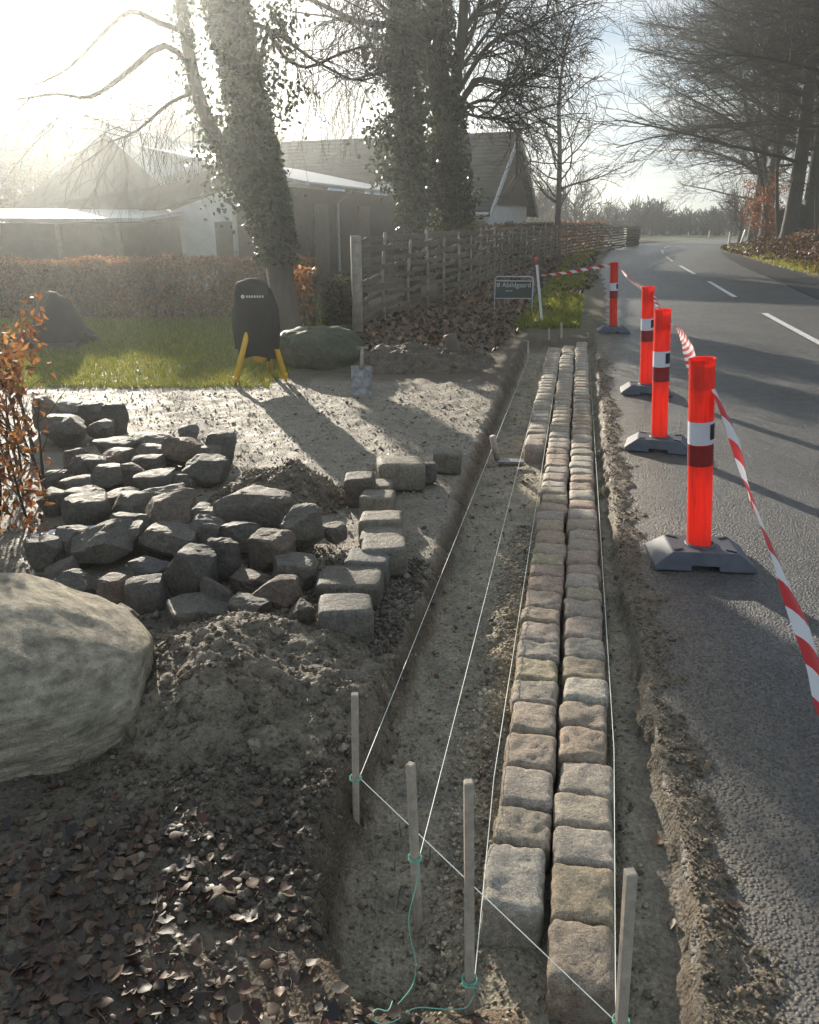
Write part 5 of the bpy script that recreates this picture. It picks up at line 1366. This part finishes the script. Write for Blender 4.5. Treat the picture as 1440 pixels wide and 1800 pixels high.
# ------------------------------------------------------------------ tools and things on the drive
def build_tools():
    # yellow tripod
    fL, fR = G(413, 675, .05), G(503, 668, .05); cx = (fL[0] + fR[0]) / 2; cy = (fL[1] + fR[1]) / 2 + .18; zg = .04
    root = empty('tripod', (cx, cy, zg)); tag(root, 'yellow surveying tripod standing on the lawn edge under a black jacket', 'tripod'); top = np.array([0, 0, .78])
    for f in (fL, fR, np.array([cx + .02, cy + .34, .05])):
        d = f - np.array([cx, cy, zg]); m = MB(); m.tube([top + np.array([d[0] * .15, d[1] * .15, 0]), d * .97 + top * .03 + np.array([0, 0, .0])], [.026, .030], 8); lg = m.build('leg', MAT['yellow'], root, True)
        m = MB(); m.tube([d + np.array([0, 0, .07]) - d * .03, d + np.array([0, 0, -.03])], [.028, .008], 8); m.build('foot', MAT['yellow'], lg, True)
    m = MB(); m.tube([(0, 0, .55), (0, 0, .82)], .05, 12); m.build('head', MAT['black'], root, True); m = MB(); m.tube([(0, 0, .3), (0, 0, .56)], .018, 10); m.build('centre_column', MAT['metal'], root, True)
    V, F = blob((.17, .15, .15), np.random.default_rng(1), 8, .05); link('sighting_unit', mesh_np('sighting_unit', V, F, True), MAT['yellow'], root, (-.02, -.06, .26))
    m = MB(); m.tube([(.06, -.04, .20), (.10, -.04, .34)], .022, 8); m.build('clamp', MAT['black'], root, True)
    # black jacket hung over the top
    zt = D(438, 489, cy)[2]; zb = D(440, 625, cy)[2]; k = cy * CP / FPX * 1.02; xc = (445 - 720) * k
    r = np.random.default_rng(6); V = []; n = 36; rows = 22; secs = [(1.0, .05, .04, 440), (.97, 24, .10, 440), (.9, 30, .14, 440), (.8, 33, .16, 441), (.62, 36, .17, 442), (.4, 37, .17, 442), (.2, 36, .165, 443), (0.0, 37, .17, 445)]
    for i in range(rows):
        u = 1 - i / (rows - 1); hw = np.interp(u, [q[0] for q in secs[::-1]], [q[1] if q[1] > 1 else 8 for q in secs[::-1]]) * k; dp = np.interp(u, [q[0] for q in secs[::-1]], [q[2] for q in secs[::-1]]); c = np.interp(u, [q[0] for q in secs[::-1]], [q[3] for q in secs[::-1]])
        for j in range(n):
            a = j / n * 6.283; f = 1 + .06 * math.sin(a * 5 + u * 3) * (1 - u) + .10 * (vn2(np.array([a * 2.2]), np.array([u * 4]))[0] - .5)
            V.append(((c - 445) * k + hw * math.cos(a) * f, dp * math.sin(a) * f, (zt - zb) * u + .02 * math.sin(a * 3) * (1 - u)))
    idx = np.arange(rows * n).reshape(rows, n); jn = np.roll(idx, -1, 1); F = np.stack([idx[:-1], idx[1:], jn[1:], jn[:-1]], -1).reshape(-1, 4)
    jk = empty('jacket', (xc, cy, zb)); tag(jk, 'black work jacket with a pale chest print hung over the tripod', 'jacket'); link('body', mesh_np('body', np.array(V), [F, np.array([list(range(n))])], True), MAT['cloth'], jk)
    for sx in (-1, 1):
        m = MB(); z1 = (zt - zb); m.tube([(sx * .12, 0, z1 * .86), (sx * .185, -.02, z1 * .6), (sx * .19, -.03, z1 * .35), (sx * .18, -.05, z1 * .10)], [.045, .052, .05, .045], 10); m.build('sleeve', MAT['cloth'], jk, True)
    zl = (zt - zb) * .79; m = MB(); m.tube([(-.085, -.185, zl), (-.085, -.192, zl)], .018, 14); m.build('emblem', MAT['print'], jk)
    m = MB()
    for q in range(7): m.box((-.045 + q * .026, -.188 + .0 * q, zl), (.015, .006, .022))
    m.build('lettering', MAT['print'], jk)
    # shovel standing by the low soil heap
    b = G(636, 695, .03); w = 38 * (b[1] * CP + .55) / FPX; root = empty('shovel', b); tag(root, 'steel shovel standing blade down by the low soil heap', 'shovel')
    V = []; gx = np.linspace(-1, 1, 9); gz = np.linspace(0, 1, 8)
    for z in gz:
        for x in gx: V.append((x * w / 2 * (.94 + .06 * z), -.03 * (1 - x * x) * -1 + .10 * z, z * .26))
    V = np.array(V); V2 = V + np.array([0, .004, 0]); n = 9; F = [(i * n + j, i * n + j + 1, (i + 1) * n + j + 1, (i + 1) * n + j) for i in range(7) for j in range(8)]; N0 = len(V)
    m = MB(); m.add(np.concatenate([V, V2]), F + [tuple(N0 + q for q in f[::-1]) for f in F]); m.build('blade', MAT['steel'], root)
    m = MB(); t = D(637, 612, b[1] + .25) - b; m.tube([(0, .10, .24), (0, .13, .34), t], [.022, .017, .016], 10); m.build('shaft', MAT['palewood'], root, True); m = MB(); m.tube([t + np.array([-.055, 0, 0]), t + np.array([.055, 0, 0])], .015, 8); m.build('grip', MAT['palewood'], root, True)
    # short-handled hoe lying in the trench
    b = G(874, 812, -.11); root = empty('hand_hoe', b); tag(root, 'short wooden-handled tool leaning in the trench beside the left guide string', 'hand tool'); t = D(866, 767, b[1] - .05) - b
    m = MB(); m.tube([(0, 0, .02), t], [.020, .024], 8); m.build('handle', MAT['stake'], root, True); m = MB(); m.box((.10, -.01, .012), (.20, .09, .012), Matrix.Rotation(-.1, 4, 'Z'), .003); m.build('blade', MAT['steel'], root)
    # tree stump
    b = G(797, 628, .1); root = empty('stump', (b[0], b[1], .02)); tag(root, 'cut grey stump leaning left on the small soil hump', 'stump'); m = MB(); m.tube([(.05, 0, -.05), (.01, 0, .14), (-.05, 0, .34)], [.12, .09, .075], 10); m.build('trunk', MAT['greywood'], root, True)
    for q in range(4):
        a = q * 1.6 + .3; m = MB(); m.tube([(.03, 0, .10), (.12 * math.cos(a), .12 * math.sin(a), .06), (.30 * math.cos(a), .30 * math.sin(a), -.04)], [.06, .045, .02], 8); m.build('root', MAT['greywood'], root, True)
    # tarp-covered pile on a low pallet at the far left of the lawn
    y = 10.6; x0, x1 = D(35, 600, y)[0], D(152, 600, y)[0]; root = empty('covered_pile', ((x0 + x1) / 2, y, .03)); tag(root, 'dark tarpaulin-covered pile on a low pallet in front of the hedge', 'covered pile'); w = x1 - x0
    g = np.linspace(-1, 1, 30); X, Y = np.meshgrid(g, g); pk = np.maximum(np.abs(X - .22) * 1.05, np.abs(Y)); Z = .10 + .46 * np.clip(1 - np.clip((np.hypot((X - .25) / .8, Y / .95)), 0, 1.2) ** 2.2, 0, 1) * (1 + .25 * fbm2(X * 2.5, Y * 2.5, 3)) + .12 * np.clip(1 - (np.maximum(np.abs(X), np.abs(Y)) / .98) ** 8, 0, 1); V = np.stack([X * w / 2, Y * .38, Z], -1).reshape(-1, 3); i = np.arange(900).reshape(30, 30)
    link('tarpaulin', mesh_np('tarpaulin', V, np.stack([i[:-1, :-1], i[:-1, 1:], i[1:, 1:], i[1:, :-1]], -1).reshape(-1, 4), True), MAT['tarp'], root)
    for q in range(3): m = MB(); m.box((0, -.34 + q * .34, .05), (w * 1.04, .10, .09)); m.build('pallet_board', MAT['greywood'], root)
    # plastic wrap between the stones
    c = G(165, 952, .05); g = np.linspace(-1, 1, 50); h2 = np.linspace(-1, 1, 16); X, Y = np.meshgrid(g, h2); Z = .05 + .03 * fbm2(X * 2.5, Y * 9, 3) + .02 * X; V = np.stack([X * .24, Y * .055 + X * .05, Z], -1).reshape(-1, 3); i = np.arange(800).reshape(16, 50)
    o = link('plastic_wrap', mesh_np('plastic_wrap', V, np.stack([i[:-1, :-1], i[:-1, 1:], i[1:, 1:], i[1:, :-1]], -1).reshape(-1, 4), True), MAT['plastic'], None, (c[0], c[1], .07)); tag(o, 'glinting crumpled plastic wrap caught between the stones by the shrub', 'plastic wrap')
    # bins at the end of the fence
    for (px, y, h, w, lab) in ((1106, 52, 1.1, .62, 'black wheeled bin at the far end of the wattle fence'), (1117, 54, 1.0, .3, 'narrow dark box post right of the wheeled bin')):
        b = D(px, 430, y); root = empty('wheeled_bin', (b[0], b[1], hz(b[0], b[1]))); tag(root, lab, 'bin'); m = MB(); V = [(sx * w / 2 * f, sy * .34 * f, z) for z, f in ((.06, .85), (h, 1)) for sx in (-1, 1) for sy in (-1, 1)]; m.add(np.array(V), [(0, 2, 3, 1), (4, 5, 7, 6), (0, 1, 5, 4), (2, 6, 7, 3), (0, 4, 6, 2), (1, 3, 7, 5)]); m.build('body', MAT['bin'], root)
        m = MB(); m.box((0, -.02, h + .035), (w * 1.08, .74, .06), Matrix.Rotation(-.06, 4, 'X'), .01); m.build('lid', MAT['rubber'], root)
        for sx in (-1, 1): m = MB(); m.tube([(sx * w * .42 - .03, .26, .1), (sx * w * .42 + .03, .26, .1)], .1, 12); m.build('wheel', MAT['black'], root)


build_tools()


# ------------------------------------------------------------------ buildings
def prism(poly, d):
    """poly: list of 3D points (one face), d: extrusion vector"""
    m = MB(); n = len(poly); V = np.concatenate([np.array(poly, float), np.array(poly, float) + np.array(d, float)]); m.add(V, [tuple(range(n)), tuple(range(2 * n - 1, n - 1, -1))] + [(i, n + i, n + (i + 1) % n, (i + 1) % n) for i in range(n)]); return m


def build_buildings():
    # tiled house
    Rr_, Rl = D(897, 231, 33), D(495, 248, 37.2); zr = Rr_[2]; ax = np.array([Rl[0] - Rr_[0], Rl[1] - Rr_[1], 0]); L = np.linalg.norm(ax); ax /= L; pr = np.array([ax[1], -ax[0], 0]); pr = pr if pr[1] < 0 else -pr   # towards camera
    O = np.array([Rr_[0], Rr_[1], 0]); root = empty('tiled_house', O); tag(root, 'white house with a big dark tiled roof behind the ivy-clad trunks', 'house'); ze = 2.12; hw = 2.7; th = .14
    e = pr * hw
    for sg in (1, -1):
        poly = [(-ax * .35) + np.array([0, 0, zr]), (ax * L) + np.array([0, 0, zr]), ax * L + e * sg * 1.12 + np.array([0, 0, ze - .3]), -ax * .35 + e * sg * 1.12 + np.array([0, 0, ze - .3])]
        rf = prism(poly, (0, 0, -th)).build('roof', MAT['tiles'], root)
        if sg == 1:
            for (u, v, w, h) in ((.62, .78, .8, .7), (.44, .80, 1.0, 1.1)):
                c = ax * L * u + e * v * 1.12 + np.array([0, 0, zr + (ze - .3 - zr) * v]); sl = (e * 1.12 + np.array([0, 0, ze - .3 - zr])); sl /= np.linalg.norm(sl); nn = np.cross(ax, sl); nn = nn if nn[2] > 0 else -nn
                q = [c + ax * a * w / 2 + sl * b * h / 2 + nn * .03 for a, b in ((-1, -1), (1, -1), (1, 1), (-1, 1))]; wf = prism(q, nn * .06).build('skylight', MAT['trim'], root)
                q = [c + ax * a * w * .40 + sl * b * h * .42 + nn * .092 for a, b in ((-1, -1), (1, -1), (1, 1), (-1, 1))]; prism(q, nn * .01).build('pane', MAT['pane'], wf)
    for sg in (1, -1):
        q = [-ax * .36 + np.array([0, 0, zr + .02]), -ax * .36 + e * sg * 1.13 + np.array([0, 0, ze - .28]), -ax * .36 + e * sg * 1.13 + np.array([0, 0, ze - .5]), -ax * .36 + np.array([0, 0, zr - .22])]; prism(q, -ax * .06).build('barge_board', MAT['trim'], root)
    body = [np.array([0, 0, zr - .2]), e * .97 + np.array([0, 0, ze - .02]), e * .97 + np.array([0, 0, -.1]), -e * .97 + np.array([0, 0, -.1]), -e * .97 + np.array([0, 0, ze - .02])]
    prism(body, ax * (L - .2)).build('wall', MAT['wallwhite'], root)
    gab = [np.array([0, 0, zr - .25]), e * .96 + np.array([0, 0, ze - .02]), -e * .96 + np.array([0, 0, ze - .02])]; prism([p - ax * .05 for p in gab], -ax * .04).build('gable_boarding', MAT['walldark'], root)
    for u in (.12, .3): c = ax * L * u + e * .985 + np.array([0, 0, 1.25]); w = prism([c + ax * a * .5 + np.array([0, 0, b * .5]) for a, b in ((-1, -1), (1, -1), (1, 1), (-1, 1))], pr * .05).build('window', MAT['trim'], root); c = c + pr * .06; prism([c + ax * a * .42 + np.array([0, 0, b * .42]) for a, b in ((-1, -1), (1, -1), (1, 1), (-1, 1))], pr * .01).build('pane', MAT['pane'], w)
    m = MB(); m.tube([e * 1.13 - ax * .3 + np.array([0, 0, ze - .36]), e * 1.13 + ax * L + np.array([0, 0, ze - .36])], .06, 8); m.build('gutter', MAT['trim'], root)
    # dark outbuilding before it
    A, B = D(515, 322, 20), D(704, 352, 29); A[2] = 2.35; B[2] = 2.35; O = np.array([A[0], A[1], 0]); root = empty('outbuilding', O); tag(root, 'dark boarded outbuilding with a low sheet roof behind the first fence post', 'outbuilding'); d = B - A; dl = np.linalg.norm(d[:2]); d = np.array([d[0], d[1], 0]) / dl; back = np.array([-d[1], d[0], 0]); back = back if back[1] > 0 else -back
    prism([np.array([0, 0, 0]), d * dl, d * dl + np.array([0, 0, 2.3]), np.array([0, 0, 2.3])], back * 3.4).build('wall', MAT['walldark'], root)
    prism([-d * .4 - back * .5 + np.array([0, 0, 2.33]), d * (dl + .3) - back * .5 + np.array([0, 0, 2.33]), d * (dl + .3) + back * 3.7 + np.array([0, 0, 3.15]), -d * .4 + back * 3.7 + np.array([0, 0, 3.15])], (0, 0, .07)).build('roof', MAT['iron'], root)
    m = MB(); m.tube([-d * .4 - back * .53 + np.array([0, 0, 2.36]), d * (dl + .3) - back * .53 + np.array([0, 0, 2.36])], .05, 8); m.build('gutter', MAT['metal'], root)
    for u in (.12, .5): c = d * dl * u - back * .02; prism([c + np.array([0, 0, 0.02]), c + d * 1.0 + np.array([0, 0, .02]), c + d * 1.0 + np.array([0, 0, 1.95]), c + np.array([0, 0, 1.95])], -back * .05).build('door', MAT['greywood'], root)
    m = MB(); m.tube([d * dl * .30 - back * .5 + np.array([0, 0, 2.3]), d * dl * .30 - back * .08 + np.array([0, 0, 2.0]), d * dl * .30 - back * .08 + np.array([0, 0, .1])], .04, 8); m.build('downpipe', MAT['metal'], root)
    # barn with the corrugated iron roof and whitewashed end
    y = 19.0; A, B, C = D(178, 224, 23.5), D(400, 272, 24.5), D(278, 317, 19.2); O = np.array([C[0], C[1], 0]); root = empty('iron_roofed_barn', O); tag(root, 'barn with a corrugated iron roof and a whitewashed wall behind the hedge', 'barn')
    E = D(402, 284, 19.6)
    nu, nv = 120, 14; u = np.linspace(0, 1, nu); v = np.linspace(0, 1, nv); A, B, C, E = [q - O for q in (A, B, C, E)]
    up = np.cross(B - A, C - A); up /= np.linalg.norm(up); up = up if up[2] > 0 else -up
    T_ = A[None] * (1 - u)[:, None] + B[None] * u[:, None]; Bo = C[None] * (1 - u)[:, None] + E[None] * u[:, None]; rib = .075 * np.sin(u * 2 * math.pi * 20)
    V = T_[:, None] * (1 - v)[None, :, None] + Bo[:, None] * v[None, :, None] + up[None, None] * rib[:, None, None]; i = np.arange(nu * nv).reshape(nu, nv); F = np.stack([i[:-1, :-1], i[:-1, 1:], i[1:, 1:], i[1:, :-1]], -1).reshape(-1, 4); V = V.reshape(-1, 3); n0 = len(V)
    link('roof', mesh_np('roof', np.concatenate([V, V - np.array([0, 0, .05])]), np.concatenate([F, F[:, ::-1] + n0]), True), MAT['iron'], root)
    m = MB(); m.tube([A + up * .05, B + up * .05], .09, 8); m.build('ridge_cap', MAT['iron'], root)
    wl = D(248, 440, 19.2) - O; wl[2] = 0; wr = E.copy(); wr[2] = 0
    prism([wl, wr, np.array([wr[0], wr[1], E[2] - .55]), np.array([C[0] - .12, C[1], C[2] - .75])], (0.05, .2, 0)).build('wall', MAT['wallwhite'], root)
    prism([np.array([wl[0] - .1, wl[1] + .1, C[2] - .72]), np.array([wr[0], wr[1] + .1, E[2] - .54]), E + np.array([0, .05, -.06]), C + np.array([0, .05, -.06])], (0.05, .15, 0)).build('gable_boarding', MAT['walldark'], root)
    a0 = A.copy(); a0[2] = 0; left = A * 1.0 + (A - C) * .0; ll = np.array([A[0] - 3.0, A[1] + .3, 0])
    prism([wl + np.array([-.02, .05, 0]), C + np.array([-.02, .1, -.1]), A + np.array([0, .2, -.1]), np.array([ll[0], ll[1], A[2] - 2.1]), ll], (.1, .5, 0)).build('side_wall', MAT['walldark'], root)  # gable wall in shade: the dark boarding colour paints that shade
    prism([np.array([wr[0] - .45, wr[1] - .03, .02]), np.array([wr[0] - .02, wr[1] - .03, .02]), np.array([wr[0] - .02, wr[1] - .03, 1.55]), np.array([wr[0] - .45, wr[1] - .03, 1.55])], (0, -.05, 0)).build('door', MAT['walldark'], root)
    # low flat-roofed shed at the far left
    A, B = D(-150, 386, 15.5), D(245, 386, 17.0); A[2] = B[2] = 1.62; O = np.array([B[0], B[1], 0]); root = empty('low_shed', O); tag(root, 'low dark flat-roofed shed behind the left end of the hedge', 'shed'); A -= O; B = B - O
    prism([np.array([A[0], A[1], 0]), np.array([B[0], B[1], 0]), np.array([B[0], B[1], 1.52]), np.array([A[0], A[1], 1.52])], (0.2, 3.0, 0)).build('wall', MAT['walldark'], root)
    prism([A + np.array([-.2, -.25, -.07]), B + np.array([.15, -.25, -.07]), B + np.array([.35, 3.2, .12]), A + np.array([0, 3.2, .12])], (0, 0, .07)).build('roof', MAT['iron'], root)
    for q in (.35, .62, .9): c = A * (1 - q) + B * q; m = MB(); m.box((c[0], c[1] - .10, .76), (.10, .10, 1.50)); m.build('post', MAT['greywood'], root)


build_buildings()


# ------------------------------------------------------------------ haze
def build_haze():
    m = bpy.data.materials.new('pale_haze'); m.use_nodes = True; nt = m.node_tree; nt.nodes.clear(); o = nt.nodes.new('ShaderNodeOutputMaterial'); v = nt.nodes.new('ShaderNodeVolumePrincipled')
    v.inputs['Color'].default_value = (.90, .955, .95, 1); v.inputs['Density'].default_value = .0027; v.inputs['Anisotropy'].default_value = .83; nt.links.new(v.outputs[0], o.inputs['Volume'])
    mb = MB(); mb.box((100, 700, 5.75), (3400, 2200, 25.5)); ob = mb.build('haze', m); tag(ob, 'pale backlit winter haze filling the air', 'haze', kind='stuff')


build_haze()
